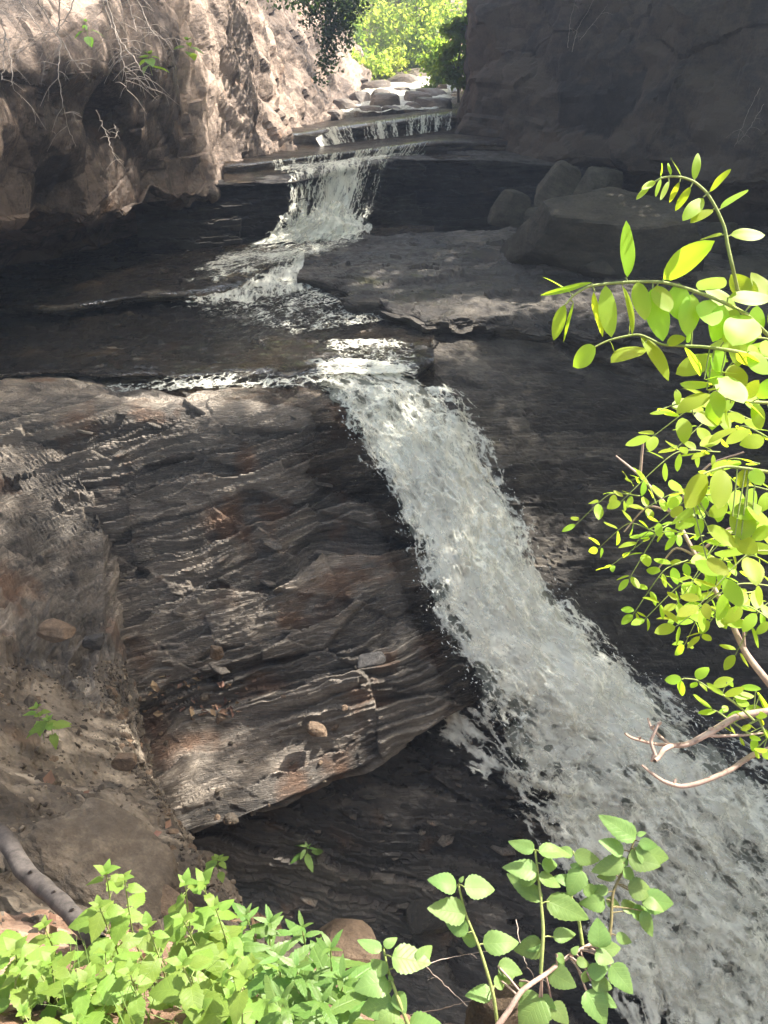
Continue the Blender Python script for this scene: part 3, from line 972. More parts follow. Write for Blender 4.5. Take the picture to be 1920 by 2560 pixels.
# the two low steps upstream
ribbon('step_water', [at_y(672, 402, 30.0), at_y(676, 428, 29.85)], [at_y(1085, 352, 36.0), at_y(1060, 386, 35.6)],
       M['foam_streak'], 240, 40, lambda f, s: 0.34 + 0.14 * np.sin(s * 40) + 0.35 * sstep(0.75, 1.0, f), amp=0.03, fr=2, lift=0.04, k=1, edge=0.04, cross=6)
ribbon('step_foam', [at_y(690, 416, 30.0), at_y(700, 446, 28.6)], [at_y(1050, 380, 35.4), at_y(985, 396, 33.4)],
       M['foam_line'], 200, 50, lambda f, s: 0.62 * np.exp(-((f - 0.35) / 0.3) ** 2) * (1 - 0.3 * s), amp=0.05, fr=2.5, lift=0.05, k=2, edge=0.08, cross=5)


def dens_3(f, s):
    return 0.20 + 0.48 * sstep(0.22, 0.10, s) + 0.35 * np.exp(-((s - 0.42) / 0.06) ** 2) + 0.22 * np.exp(-((s - 0.8) / 0.12) ** 2) + 0.14 * np.sin(s * 60)


ribbon('ledge_water', [at_y(775, 326, 37.1), at_y(800, 368, 36.6)], [at_y(1140, 279, 40.3), at_y(1130, 326, 39.7)],
       M['foam_streak'], 240, 60, dens_3, amp=0.04, fr=2, lift=0.05, k=2, edge=0.04, cross=5)
# broken water tumbling between the boulders of the creek
ribbon('creek_foam', [at_y(985, 205, 68), at_y(900, 235, 57), at_y(862, 268, 50), at_y(835, 300, 42.5)],
       [at_y(1150, 190, 70), at_y(1150, 220, 58), at_y(1145, 250, 50), at_y(1110, 284, 42.5)],
       M['foam_line'], 170, 130, lambda f, s: 0.72 + 0.25 * np.sin(np.pi * f) - 0.2 * np.sin(3.5 * np.pi * s), amp=0.22, fr=0.9, lift=0.25, k=3, edge=0.14, cross=4)
ribbon('creek_chute', [at_y(1090, 150, 74), at_y(1105, 200, 60), at_y(1120, 262, 45)], [at_y(1150, 150, 74), at_y(1155, 200, 60), at_y(1150, 262, 45)],
       M['foam'], 40, 110, lambda f, s: 0.8, amp=0.2, fr=0.8, lift=0.5, k=0, edge=0.12)

# thin sheets of running water over the stream bed, the steps and the shelf
Pw = resample(resample(BED[8:, :], 180, 0), 230, 1)
sm = Pw.copy()
for _ in range(14):
    sm[1:-1, 1:-1] = 0.25 * (sm[:-2, 1:-1] + sm[2:, 1:-1] + sm[1:-1, :-2] + sm[1:-1, 2:])
Nw = grid_normals(sm)
Nw = np.where(Nw[..., 2:3] < 0, -Nw, Nw)
qw = sm.reshape(-1, 3)
sheet('stream', sm, Nw, M['film'], 0.045 + 0.045 * fbm(qw * np.array((1.3, 3.2, 1)), 4, 0.6, k=2) , smooth=True)
Pw = resample(resample(UPPER, 150, 0), 130, 1)
sm = Pw.copy()
for _ in range(6):
    sm[1:-1, 1:-1] = 0.25 * (sm[:-2, 1:-1] + sm[2:, 1:-1] + sm[1:-1, :-2] + sm[1:-1, 2:])
Nw = grid_normals(sm)
Nw = np.where((Nw * np.array((0, -0.4, 1))).sum(-1, keepdims=True) < 0, -Nw, Nw)
qw = sm.reshape(-1, 3)
sheet('upper_stream', sm, Nw, M['film'], 0.03 + 0.02 * fbm(qw * np.array((1.2, 2.5, 1)), 4, 0.6, k=1), smooth=True)

# flying drops along the falls
g = np.random.default_rng(5)
oct_v = np.array([(1, 0, 0), (-1, 0, 0), (0, 1, 0), (0, -1, 0), (0, 0, 1), (0, 0, -1)], float)
oct_f = np.array([(0, 2, 4), (2, 1, 4), (1, 3, 4), (3, 0, 4), (2, 0, 5), (1, 2, 5), (3, 1, 5), (0, 3, 5)])
nd = 2600
fi = (g.random(nd) ** 0.8 * (FQ.shape[0] - 90) + 70).astype(int)
side = g.random(nd)
si = np.where(side < 0.42, g.beta(1.2, 7, nd), np.where(side < 0.84, 1 - g.beta(1.2, 7, nd), g.random(nd)))
si = (si * (FQ.shape[1] - 1)).astype(int)
c = FQ[fi, si]
outw = np.where(si < FQ.shape[1] / 2, -1.0, 1.0) * (side < 0.84)
c = c + np.stack([outw * g.exponential(0.10, nd), -g.exponential(0.07, nd), g.exponential(0.10, nd)], 1)
r = g.lognormal(math.log(0.0055), 0.45, nd)
vel = np.stack([0.4 + 0.2 * g.random(nd), -0.5 * np.ones(nd), -0.6 + 0.5 * g.normal(size=nd)], 1)
V = c[:, None, :] + oct_v[None] * r[:, None, None] + vel[:, None, :] * oct_v[None, :, 2:3] * (r * g.random(nd) * 3.5)[:, None, None]
Fd = (oct_f[None] + 6 * np.arange(nd)[:, None, None]).reshape(-1, 3)
dr = link('spray', mesh_from('spray', V.reshape(-1, 3), Fd, [M['drop']]))
tag(dr, 'fine drops thrown off both edges of the main waterfall', 'spray', kind='stuff')

# ------------------------------------------------------------------ boulders and stones
_ico = {}


def ico(level):
    if level not in _ico:
        bm = bmesh.new()
        bmesh.ops.create_icosphere(bm, subdivisions=level, radius=1)
        bm.verts.ensure_lookup_table()
        v = np.array([q.co[:] for q in bm.verts])
        v /= np.linalg.norm(v, axis=1, keepdims=True)
        f = np.array([[q.index for q in p.verts] for p in bm.faces])
        bm.free()
        _ico[level] = (v, f)
    return _ico[level]


def stone_mesh(name, dims, seed, mat, level=4, nplanes=11, rough=0.05, planes=None, soft=14.0):
    """An angular block: random cutting planes round a centre, softened, then weathered."""
    g = np.random.default_rng(seed)
    v, f = ico(level)
    if planes is None:
        n = g.normal(size=(nplanes, 3))
        n /= np.linalg.norm(n, axis=1, keepdims=True)
        n = np.vstack([n, [(0, 0, 1), (0, 0, -1), (1, 0.2, 0.1), (-1, 0.1, 0.1), (0.1, 1, 0), (0, -1, 0.2)]])
        n /= np.linalg.norm(n, axis=1, keepdims=True)
        h = g.uniform(0.72, 1.0, len(n))
    else:
        n = np.array([p[:3] for p in planes], float)
        n /= np.linalg.norm(n, axis=1, keepdims=True)
        h = np.array([p[3] for p in planes])
    q = np.maximum(v @ n.T, 1e-3) / h
    r = 1.0 / ((q ** soft).sum(1) ** (1 / soft))
    p = v * r[:, None]
    p = p * (1 + rough * fbm(p * 2.2 + seed, 4, k=seed & 3) + rough * 0.4 * fbm(p * 9 + seed, 3))[:, None]
    p = p * (np.asarray(dims) / 2)
    return mesh_from(name, p, f, [mat], {'cell': np.full(len(p), 0.3 + 0.4 * g.random())}, smooth=False)


def stone(name, label, pos, dims, rot, seed, mat, cat='boulder', group=None, **kw):
    o = link(name, stone_mesh(name, dims, seed, mat, **kw))
    o.location = pos
    o.rotation_euler = [math.radians(a) for a in rot]
    tag(o, label, cat, group)
    return o


big = [(0.10, -0.34, 1.0, 0.62), (0, 0, -1, 0.8), (-0.35, -1, -0.25, 0.72), (0.55, -0.85, -0.1, 0.86), (-1, -0.25, 0.15, 0.9), (1, 0.1, 0.25, 0.95), (0, 1, 0.2, 0.9), (0.6, 0.7, 0.6, 0.9), (-0.55, -0.55, -0.6, 0.85), (-0.6, 0.5, 0.7, 0.85)]
stone('boulder', 'huge slab boulder with a flat tilted top at the foot of the right cliff', at_z(1520, 588, -4.0), (4.7, 3.3, 2.7), (0, 0, -8), 3, M['boulder'], planes=big, level=5, rough=0.05, soft=40)
stone('boulder', 'squarish block standing alone left of the huge slab boulder', at_z(1272, 522, -4.25), (1.25, 1.2, 1.5), (4, 6, 20), 8, M['boulder'], level=4, soft=20)
stone('boulder', 'tall pointed block leaning behind the squarish block', at_z(1392, 492, -3.85), (1.5, 1.3, 2.3), (8, 24, 10), 12, M['boulder'], level=4, soft=20)
stone('boulder', 'round topped boulder resting behind the huge slab boulder', at_z(1495, 478, -3.6), (2.0, 1.6, 1.7), (0, 10, 40), 21, M['boulder'], level=4, soft=18)
stone('boulder', 'pale shoulder of rock leaning on the left end of the huge slab', at_z(1372, 622, -4.6), (1.6, 1.5, 1.5), (10, -25, 15), 17, M['boulder'], level=4, soft=20)
stone('boulder', 'low boulder half hidden in front of the huge slab boulder', at_z(1500, 672, -4.75), (1.3, 0.9, 0.6), (0, 0, 10), 31, M['boulder'], level=3)
stone('boulder', 'rounded boulder right of the huge slab behind the locust leaves', at_z(1690, 640, -4.6), (1.7, 1.3, 0.9), (0, 0, 30), 35, M['boulder'], level=4)
stone('boulder', 'brown boulder at the cliff foot behind the arching locust leaf', at_z(1800, 600, -4.5), (1.9, 1.4, 1.1), (0, 8, 70), 38, M['boulder'], level=4)
stone('boulder', 'flat boulder farthest right on the wet shelf', at_z(1880, 675, -4.75), (1.5, 1.2, 0.6), (0, 0, 15), 41, M['boulder'], level=3)
stone('boulder', 'small block wedged between the squarish block and the slab', at_z(1335, 545, -4.5), (0.9, 0.8, 0.9), (0, 0, 60), 44, M['boulder'], level=3)
stone('boulder', 'grey boulder tucked into the dark recess right of the slab', at_z(1915, 450, -3.2), (1.6, 1.5, 2.0), (0, 0, 15), 47, M['right_sandstone'], level=4)

creek = [(1030, 272, 44.0, 1.1, 'small wet block in the middle of the low ledge'), (955, 243, 52, 1.4, 'narrow brown boulder parting two white chutes'), (1120, 232, 55, 1.8, 'dark boulder pressed against the right cliff upstream'), (1000, 232, 55, 1.3, 'low stone between the white chutes'),
         (925, 284, 43.2, 1.5, 'dark wet boulder at the left end of the low ledge'), (985, 283, 43.4, 1.2, 'wet block beside the dark boulder on the low ledge'), (968, 262, 46, 1.9, 'broad brown boulder splitting the creek'),
         (1088, 275, 44.5, 2.1, 'rounded brown boulder beside the white chute'), (1040, 248, 49, 1.6, 'pale boulder in the middle of the creek'), (895, 250, 50, 1.6, 'tan boulder at the left edge of the creek'),
         (1080, 250, 51, 2.4, 'broad dark boulder above the rounded brown one'), (940, 225, 58, 2.2, 'flat boulder upstream near the bushes'), (1010, 212, 62, 2.6, 'pale sunlit boulder below the bright bushes'),
         (905, 222, 59, 2.0, 'tan boulder under the left cliff far upstream'), (1050, 195, 68, 2.8, 'low wide rock farthest up the creek'), (985, 200, 66, 2.0, 'brown rock just below the bushes'),
         (860, 268, 46, 1.5, 'tilted slab at the foot of the sunlit cliff'), (830, 290, 42, 1.3, 'broken block below the sunlit cliff')]
for i, (u, v, y, s, lab) in enumerate(creek):
    stone('creek_boulder', lab, at_y(u, v, y), (s, s * 0.9, s * 0.62), (0, 0, i * 47), 60 + i, M['creek_stone'], level=3, soft=12)

small = [('stone', 'tan angular stone lying on the dark wet rock below the slope', (957, 2048, 15.6), (0.48, 0.3, 0.62), (10, 12, 20), M['tan_stone']),
         ('stone', 'pinkish rounded stone in a patch of sun low on the slope', (790, 1822, 14.15), (0.56, 0.42, 0.34), (0, 10, 15), M['tan_stone']),
         ('stone', 'rusty tan stone set upright in the middle of the slope', (540, 1632, 14.0), (0.36, 0.3, 0.48), (20, 0, 10), M['tan_stone']),
         ('stone', 'dark flat stone near the rounded nose of the slope', (930, 1650, 14.3), (0.8, 0.42, 0.12), (34, -12, 4), M['wet_shale']),
         ('stone', 'small reddish stone just above the pinkish rounded one', (862, 1767, 14.25), (0.16, 0.15, 0.13), (0, 0, 30), M['tan_stone']),
         ('stone', 'pale stone on the edge of the earth bank', (312, 1905, 9.3), (0.28, 0.22, 0.26), (0, 0, 0), M['tan_stone']),
         ('stone', 'flat orange chip standing on the rim of the earth bank', (430, 2078, 7.25), (0.13, 0.05, 0.10), (60, 20, 30), M['tan_stone']),
         ('stone', 'dark round stone stuck in the crease of the bank', (238, 1605, 12.1), (0.3, 0.28, 0.26), (0, 0, 0), M['wet_shale']),
         ('stone', 'red brown stone bedded in the bank left of the crease', (140, 1575, 12.0), (0.62, 0.35, 0.28), (20, 0, -10), M['tan_stone']),
         ('stone', 'tan rock low in the frame below the shrub stems', (1250, 2535, 2.75), (0.24, 0.22, 0.20), (0, 0, 30), M['earth_stone']),
         ('stone', 'brown rock behind the narrow leaved plants', (868, 2382, 4.6), (0.38, 0.36, 0.28), (0, 0, 10), M['earth_stone']),
         ('stone', 'rusty wet stone on the dark slope left of the shrub', (1075, 2290, 14.7), (1.1, 0.7, 0.35), (20, 0, 20), M['bed_rock']),
         ('stone', 'tan slab lying across the top of the brown earth boulder', (430, 2270, 4.75), (0.32, 0.2, 0.1), (10, 0, -25), M['tan_stone'])]
for i, (nm, lab, (u, v, t), dims, rot, mt) in enumerate(small):
    if max(dims) < 0.9 and t > 13:
        dims = tuple(q * 0.72 for q in dims)
    stone(nm, lab, at_t(u, v, t + (0.14 if t > 13 and mt is M['tan_stone'] else 0)), dims, rot, 100 + i, mt, cat='stone', level=4, soft=24, rough=0.07, nplanes=14)
stone('earth_boulder', 'big brown boulder caked with earth beside the fallen limb', at_t(270, 2190, 4.95), (1.15, 0.75, 0.60), (-14, 20, -28), 77, M['earth'], level=6, rough=0.13, soft=9)

# ------------------------------------------------------------------ trees and hanging growth
def leaf_mat(name, base, glow, rough=0.5, spec=0.35, trans=0.45, veins=True, var=0.12):
    t = NT(name)
    oi = t.n('ShaderNodeObjectInfo')
    geo = t.n('ShaderNodeNewGeometry')
    rv = t.math('ADD', t.math('MULTIPLY', oi.outputs['Random'], 0.5), t.math('MULTIPLY', geo.outputs['Random Per Island'], 0.5))
    hs = t.n('ShaderNodeHueSaturation')
    hs.inputs['Color'].default_value = (*base, 1)
    t.l(t.math('ADD', 0.5 - var * 0.22, t.math('MULTIPLY', rv, var * 0.44)), hs.inputs['Hue'])
    t.l(t.math('ADD', 1.0 - var * 2.2, t.math('MULTIPLY', rv, var * 4.4)), hs.inputs['Value'])
    col = hs.outputs[0]
    nrm = None
    if veins:
        tc = t.n('ShaderNodeTexCoord')
        sx = t.n('ShaderNodeSeparateXYZ')
        t.l(tc.outputs['Object'], sx.inputs[0])
        ax = t.math('ABSOLUTE', sx.outputs[0])
        w = t.math('SUBTRACT', t.math('MULTIPLY', sx.outputs[1], 7.0), t.math('MULTIPLY', ax, 5.5))
        fr = t.math('ABSOLUTE', t.math('SUBTRACT', t.math('FRACT', w), 0.5))
        v = t.math('MAXIMUM', t.ramp(fr, [(0.0, 1.0), (0.10, 0.0)]), t.ramp(ax, [(0.004, 1.0), (0.014, 0.0)]))
        col = t.mix(t.math('MULTIPLY', v, 0.35), col, t.mix(1.0, col, (1.5, 1.4, 1.3), 'MULTIPLY'))
        blotch = t.noise(tc.outputs['Object'], 6, 4, 0.6)
        col = t.mix(t.ramp(blotch, [(0.4, 0.0), (0.7, 0.3)]), col, t.mix(1.0, col, (0.7, 0.72, 0.7), 'MULTIPLY'))
        nrm = t.bump(t.math('MULTIPLY', v, -1.0), 0.25, 0.03)
    p = t.bsdf(col, rough, nrm, spec)
    tl = t.n('ShaderNodeBsdfTranslucent')
    t.l(t.mix(1.0, col, glow, 'MULTIPLY'), tl.inputs[0])
    mx = t.n('ShaderNodeMixShader')
    mx.inputs[0].default_value = trans
    t.l(p, mx.inputs[1])
    t.l(tl.outputs[0], mx.inputs[2])
    return t.done(mx.outputs[0])


def bark_mat(name, c1, c2, rough=0.85):
    t = NT(name)
    c = t.coord((1, 1, 0.5))
    n = t.noise(c, 14, 8, 0.65)
    col = t.ramp(n, [(0.35, c1), (0.65, c2)])
    return t.done(t.bsdf(col, rough, t.bump(t.noise(c, 40, 6, 0.7), 0.5, 0.01), 0.2))


M['tree_leaf'] = leaf_mat('tree_leaf', (0.120, 0.175, 0.035), (2.6, 2.6, 1.4), trans=0.66, veins=False, var=0.16)
M['pale_leaf'] = leaf_mat('pale_leaf', (0.180, 0.220, 0.050), (2.5, 2.4, 1.4), trans=0.66, veins=False, var=0.16)
M['dark_leaf'] = leaf_mat('dark_leaf', (0.040, 0.070, 0.024), (1.8, 2.0, 1.0), trans=0.35, veins=False, var=0.14)
M['bark'] = bark_mat('bark', (0.05, 0.042, 0.034), (0.15, 0.125, 0.10))
M['pale_twig'] = bark_mat('pale_twig', (0.24, 0.20, 0.165), (0.42, 0.36, 0.31))


def tube(pts, radii, sides=6):
    """vertices and quads of a bent tapering tube"""
    pts = np.asarray(pts, float)
    n = len(pts)
    tg = np.gradient(pts, axis=0)
    tg /= np.linalg.norm(tg, axis=1, keepdims=True) + 1e-9
    ref = np.array((0.31, 0.17, 0.93))
    if abs(tg[0] @ ref) > 0.9:
        ref = np.array((0.9, 0.3, 0.1))
    V = []
    x = np.cross(tg[0], ref)
    for i in range(n):
        x = x - tg[i] * (x @ tg[i])
        x /= np.linalg.norm(x) + 1e-9
        y = np.cross(tg[i], x)
        a = np.linspace(0, 2 * np.pi, sides, endpoint=False)
        V.append(pts[i] + radii[i] * (np.cos(a)[:, None] * x + np.sin(a)[:, None] * y))
    V = np.vstack(V)
    F = grid_faces(n, sides, closed=True)
    return V, F


class Parts:
    def __init__(self):
        self.v, self.f, self.n = [], [], 0

    def add(self, V, F):
        self.v.append(V)
        self.f.append(F + self.n)
        self.n += len(V)

    def tube(self, pts, radii, sides=6):
        self.add(*tube(pts, radii, sides))

    def build(self, name, mat, parent=None, smooth=True):
        return link(name, mesh_from(name, np.vstack(self.v), np.vstack(self.f), [mat], None, smooth), parent)


def smooth_path(pts, n):
    return resample(np.asarray(pts, float), n, 0)


def leaf_quads(C, size, g, up=0.6, elong=1.7):
    n = len(C)
    nr = g.normal(size=(n, 3)) + np.array((0, 0, up))
    nr /= np.linalg.norm(nr, axis=1, keepdims=True)
    ax = np.cross(nr, g.normal(size=(n, 3)))
    ax /= np.linalg.norm(ax, axis=1, keepdims=True) + 1e-9
    sd = np.cross(nr, ax)
    s = size * g.uniform(0.6, 1.4, n)[:, None]
    V = np.stack([C - ax * s * elong * 0.5, C + sd * s * 0.5 - ax * s * 0.05 + nr * s * 0.12, C + ax * s * elong * 0.5, C - sd * s * 0.5 - ax * s * 0.05 + nr * s * 0.12], 1).reshape(-1, 3)
    return V, np.arange(4 * n).reshape(-1, 4)


def make_tree(name, label, base, height, rad, crown_h, nclump, per, leaf, mat, seed, cat='tree', group=None, trunk_r=0.16, squash=1.0, lean=(0, 0), hollow=0.35, spread=0.16):
    g = np.random.default_rng(seed)
    root = empty(name, base)
    tag(root, label, cat, group)
    topz = height
    c0 = np.array((lean[0], lean[1], height - crown_h * 0.5))
    tr = Parts()
    bend = g.normal(size=(5, 3)) * 0.12 * np.array((1, 1, 0.2))
    path = np.array([np.array((lean[0] * f, lean[1] * f, height * 0.92 * f)) for f in np.linspace(0, 1, 5)]) + bend
    path[0] = (0, 0, -0.6)
    path = smooth_path(path, 14)
    tr.tube(path, np.linspace(trunk_r, trunk_r * 0.18, 14), 8)
    d = g.normal(size=(nclump, 3))
    d /= np.linalg.norm(d, axis=1, keepdims=True)
    rr = g.uniform(hollow, 1.0, nclump) ** 0.6
    cl = c0 + d * rr[:, None] * np.array((rad, rad * squash, crown_h * 0.5))
    cl += 0.25 * rad * fbm(cl * 0.6 + seed, 2)[:, None]
    lim = Parts()
    for q in range(0, nclump, max(1, nclump // 22)):
        zc = cl[q][2]
        k = int(np.clip((zc / height - 0.18) * 14, 2, 12))
        a = path[k]
        mid = (a + cl[q]) / 2 + np.array((0, 0, -0.12 * rad))
        lim.tube(smooth_path([a, mid, cl[q]], 7), np.linspace(trunk_r * 0.33, 0.012, 7), 5)
    tk = tr.build('trunk', M['bark'], root)
    lim.build('branch', M['bark'], tk)
    C = np.repeat(cl, per, 0) + g.normal(size=(nclump * per, 3)) * np.array((1, 1, 0.6)) * rad * spread
    V, F = leaf_quads(C, leaf, g)
    link('crown', mesh_from('crown', V, F, [mat], None, True), root)
    return root


# woods behind the creek
woods = [(770, 60, 74, 13, 4.2, 10, 'tree_leaf', 'tall green tree rising behind the sunlit cliff edge'),
         (868, 150, 80, 12, 4.0, 9.5, 'pale_leaf', 'bright yellow green tree left of centre behind the creek'),
         (950, 145, 88, 15, 5.0, 12, 'tree_leaf', 'broad tree in the middle of the woods upstream'),
         (1030, 140, 80, 12, 4.0, 9.5, 'pale_leaf', 'bright tree above the white water of the creek'),
         (1105, 140, 90, 15, 5.0, 12, 'tree_leaf', 'deep green tree behind the corner of the right cliff'),
         (905, 110, 112, 20, 7, 15, 'tree_leaf', 'farthest tall tree showing between the bright ones'),
         (1060, 100, 118, 21, 8, 16, 'tree_leaf', 'shaded tall tree at the back of the woods'),
         (800, 90, 118, 22, 8, 17, 'tree_leaf', 'big tree far back behind the cliff edge'),
         (980, 60, 140, 26, 11, 20, 'tree_leaf', 'highest tree on the slope at the end of the gorge'),
         (1160, 90, 130, 24, 10, 18, 'tree_leaf', 'tree far back hidden partly by the right cliff'),
         (860, 60, 150, 26, 11, 20, 'pale_leaf', 'pale tree far up the slope behind the woods')]
for i, (u, v, y, h, r, ch, mt, lab) in enumerate(woods):
    b = at_y(u, v, y)
    b[2] = min(b[2], -0.6) if y < 95 else min(b[2], (y - 85) * 0.13 - 0.6)
    make_tree('tree', lab, b, h, r, ch, 44, 60, 0.28 if y < 100 else 0.42, M[mt], 200 + i, trunk_r=0.22)
bushes = [(880, 150, 69, 8.0, 2.6, 'pale_leaf', 'slender bright young tree beside the sunlit cliff'),
          (950, 150, 72, 9.0, 3.0, 'pale_leaf', 'bright young tree in front of the broad one'),
          (1035, 150, 71, 8.0, 2.8, 'pale_leaf', 'bright young tree over the head of the creek'),
          (1100, 140, 73, 9.0, 2.8, 'tree_leaf', 'young tree by the corner of the right cliff'),
          (905, 205, 63, 3.0, 2.0, 'pale_leaf', 'round bright bush at the left bank of the creek'),
          (955, 190, 66, 2.6, 1.8, 'pale_leaf', 'low bright bush behind the pale boulder'),
          (1100, 175, 56, 2.6, 1.2, 'tree_leaf', 'small bush hanging over the white chute'),
          (1025, 175, 70, 2.6, 2.2, 'tree_leaf', 'green bush at the head of the creek'),
          (860, 150, 66, 4.5, 2.0, 'tree_leaf', 'upright bush against the end of the sunlit cliff'),
          (1150, 150, 44, 3.4, 0.9, 'tree_leaf', 'slim shrub clinging to the corner of the right cliff')]
for i, (u, v, y, h, r, mt, lab) in enumerate(bushes):
    b = at_y(u, v, y)
    b[2] -= h * 0.35
    make_tree('bush' if h < 5 else 'young_tree', lab, b, h, r, h * (0.85 if h > 5 else 1.1), 46, 50, 0.18, M[mt], 240 + i, cat='bush' if h < 5 else 'tree', trunk_r=0.07)

# shrub rooted on the ledge of the left cliff, its sprays hanging in front of the sunlit rock
b = at_y(742, -60, 33)
sh = make_tree('hanging_shrub', 'dark leaved shrub hanging down the sunlit left cliff', b, 1.6, 1.7, 2.6, 46, 42, 0.10, M['dark_leaf'], 260, cat='shrub', trunk_r=0.08, spread=0.17)
g = np.random.default_rng(9)
spr, tw = [], Parts()
for u0, u1, v1 in ((790, 815, 95), (815, 835, 165), (850, 808, 140), (870, 850, 70), (790, 770, 60), (880, 890, 40), (830, 800, 200), (845, 870, 110)):
    a, c = at_y(u0, -40, 33.2) - b, at_y(u1, v1, 32.6) - b
    p = smooth_path([a, a * 0.4 + c * 0.6 + np.array((0.15, -0.1, 0.15)), c], 14)
    tw.tube(p, np.linspace(0.02, 0.005, 14), 5)
    spr.append(np.repeat(p[2:], 26, 0) + g.normal(size=(26 * 12, 3)) * 0.16)
V, F = leaf_quads(np.vstack(spr), 0.085, g, up=0.3)
link('foliage', mesh_from('foliage', V, F, [M['dark_leaf']], None, True), sh)
tw.build('branch', M['bark'], sh)

# unseen right rim trees, placed and leaned so their crowns shade the gorge
rim = [(13.9, 18.6, 15.3, 3.2, 6.5, (-3.1, -0.8), 58, 'tall leaning tree on the right rim above the near end of the shelf'),
       (14.6, 12.0, 12.8, 3.6, 7.0, (-3.0, 0.0), 70, 'nearest tree on the right rim, leaning towards the fall'),
       (13.8, 20.8, 9.3, 3.4, 7.0, (-1.8, -1.2), 34, 'thin crowned tree beside the tall leaning one on the right rim'),
       (12.4, 27.6, 12.4, 3.4, 5.5, (-5.5, -3.1), 66, 'tree leaning far out over the shelf with the boulders'),
       (10.3, 32.6, 16.5, 3.4, 8.5, (-2.2, -1.6), 62, 'tree above the corner of the right cliff'),
       (11.6, 29.2, 8.8, 3.6, 8.0, (-2.6, -1.6), 84, 'low tree on the cliff top over the huge slab boulder')]
for i, (x, y, h, r, ch, ln, ncl, lab) in enumerate(rim):
    make_tree('rim_tree', lab, (x, y, 6.2), h, r, ch, ncl, 62, 0.26, M['tree_leaf'], 300 + i, trunk_r=0.2, spread=0.115, lean=ln)
for i, (x, y, r) in enumerate([(14.4, 17.0, 2.2), (15.6, 13.5, 2.4), (16.0, 9.5, 2.4), (13.2, 21.2, 2.3), (13.4, 27.2, 2.5), (11.0, 32.0, 2.5), (8.8, 34.4, 3.2)]):  # unseen bushes added on the rim to block sun from the falls and shelf
    make_tree('rim_bush', ['bush on the right rim above the near end of the shelf', 'bush on the right rim beside the nearest tree', 'bush farthest down the right rim', 'bush on the rim behind the low boulders of the shelf', 'bush on the rim above the huge slab boulder', 'bush on the cliff top opposite the second fall', 'bush on the cliff top near the corner of the right cliff'][i],
              (x, y, 6.0), (7.0 if i == 6 else 5.6) if i > 2 else 4.0, r, (6.6 if i == 6 else 5.2) if i > 2 else 3.8, (120 if i == 6 else 64) if i > 2 else 44, 60, 0.2, M['tree_leaf'], 330 + i, cat='bush', trunk_r=0.07)

# bare vines hanging from the top of the left cliff
def vine(name, label, paths, y, seed, r0=0.022, group=None, cat='vine', side=5, mat='pale_twig', tw_len=0.5):
    g = np.random.default_rng(seed)
    P0 = at_y(*paths[0][0], y)
    if mat == 'pale_twig' and y > 10:
        r0, side = r0 * 0.62, side * 1.7
    root = empty(name, P0)
    tag(root, label, cat, group)
    for pi, p in enumerate(paths):
        st, tw = Parts(), []
        pts = np.array([at_y(u, v, y + 0.25 * math.sin(k * 1.3 + pi)) - P0 for k, (u, v) in enumerate(p)])
        sp = smooth_path(pts, 6 * len(p))
        sp[1:-1] += g.normal(size=sp[1:-1].shape) * 0.010 * min(1, y / 10)
        st.tube(sp, np.linspace(r0, r0 * 0.3, len(sp)), 6)
        so = st.build('stem', M[mat], root)
        L = np.linalg.norm(np.diff(sp, axis=0), axis=1).sum()
        for k in range(int(side * L)):
            br = Parts()
            i = int(g.integers(3, len(sp)))
            dr = np.array((g.choice([-1, 1]) * g.uniform(0.5, 1), g.normal() * 0.4, g.uniform(-0.9, 0.35)))
            ln = tw_len * g.uniform(0.25, 1.0)
            q1 = sp[i] + dr * ln * 0.5 + np.array((0, 0, 0.06 * ln))
            q2 = sp[i] + dr * ln + np.array((0, 0, -0.12 * ln))
            ph = smooth_path([sp[i], q1, q2], 7)
            br.tube(ph, np.linspace(r0 * 0.42, r0 * 0.18, 7), 4)
            if g.random() < 0.6:
                q3 = q1 + np.array((dr[0] * 0.2, g.normal() * 0.2, g.uniform(-0.9, 0.2))) * ln * 0.6
                br.tube(np.array([ph[3], (ph[3] + q3) / 2 + 0.02 * ln, q3]), np.linspace(r0 * 0.3, r0 * 0.15, 3), 4)
            br.build('twig', M[mat], so)
    return root


vine('hanging_vine', 'long bare vine hanging straight down over the shaded hollow', [[(150, -60), (148, 60), (150, 130), (146, 180), (157, 260), (170, 320), (190, 366)]], 13.2, 1, 0.017, side=2.4)
vine('hanging_vine', 'bare branching vine slanting down to the right across grey rock', [[(235, -60), (270, 40), (300, 100), (345, 160), (375, 215), (398, 240)], [(250, -60), (285, 60), (298, 110), (312, 180), (318, 225)]], 14.5, 2, 0.019, side=5)
vine('hanging_vine', 'tangle of bare vines over the sunlit brow of rock', [[(60, -60), (110, 30), (150, 95), (185, 150), (198, 175)], [(200, -60), (170, 40), (100, 100), (28, 137)], [(30, -60), (60, 20), (105, 80), (125, 125)]], 12.9, 3, 0.016, side=6)
vine('hanging_vine', 'short bare vine at the left edge dangling beside the brow', [[(-30, -40), (5, 60), (22, 120), (30, 190), (32, 215), (55, 246)], [(12, 80), (10, 150), (4, 200)]], 12.6, 4, 0.015, side=4)
vine('hanging_vine', 'bare vine forking over the grey face right of the tangle', [[(320, -60), (350, 10), (372, 60), (385, 85), (420, 100)], [(300, -60), (330, 40), (342, 80)]], 16.0, 5, 0.017, side=6)
vine('hanging_vine', 'withered vine trailing from the dark hole in the left cliff', [[(240, 275), (255, 310), (268, 340), (280, 375), (295, 402)], [(285, 310), (292, 330), (288, 345)]], 15.2, 6, 0.012, side=5, tw_len=0.25)
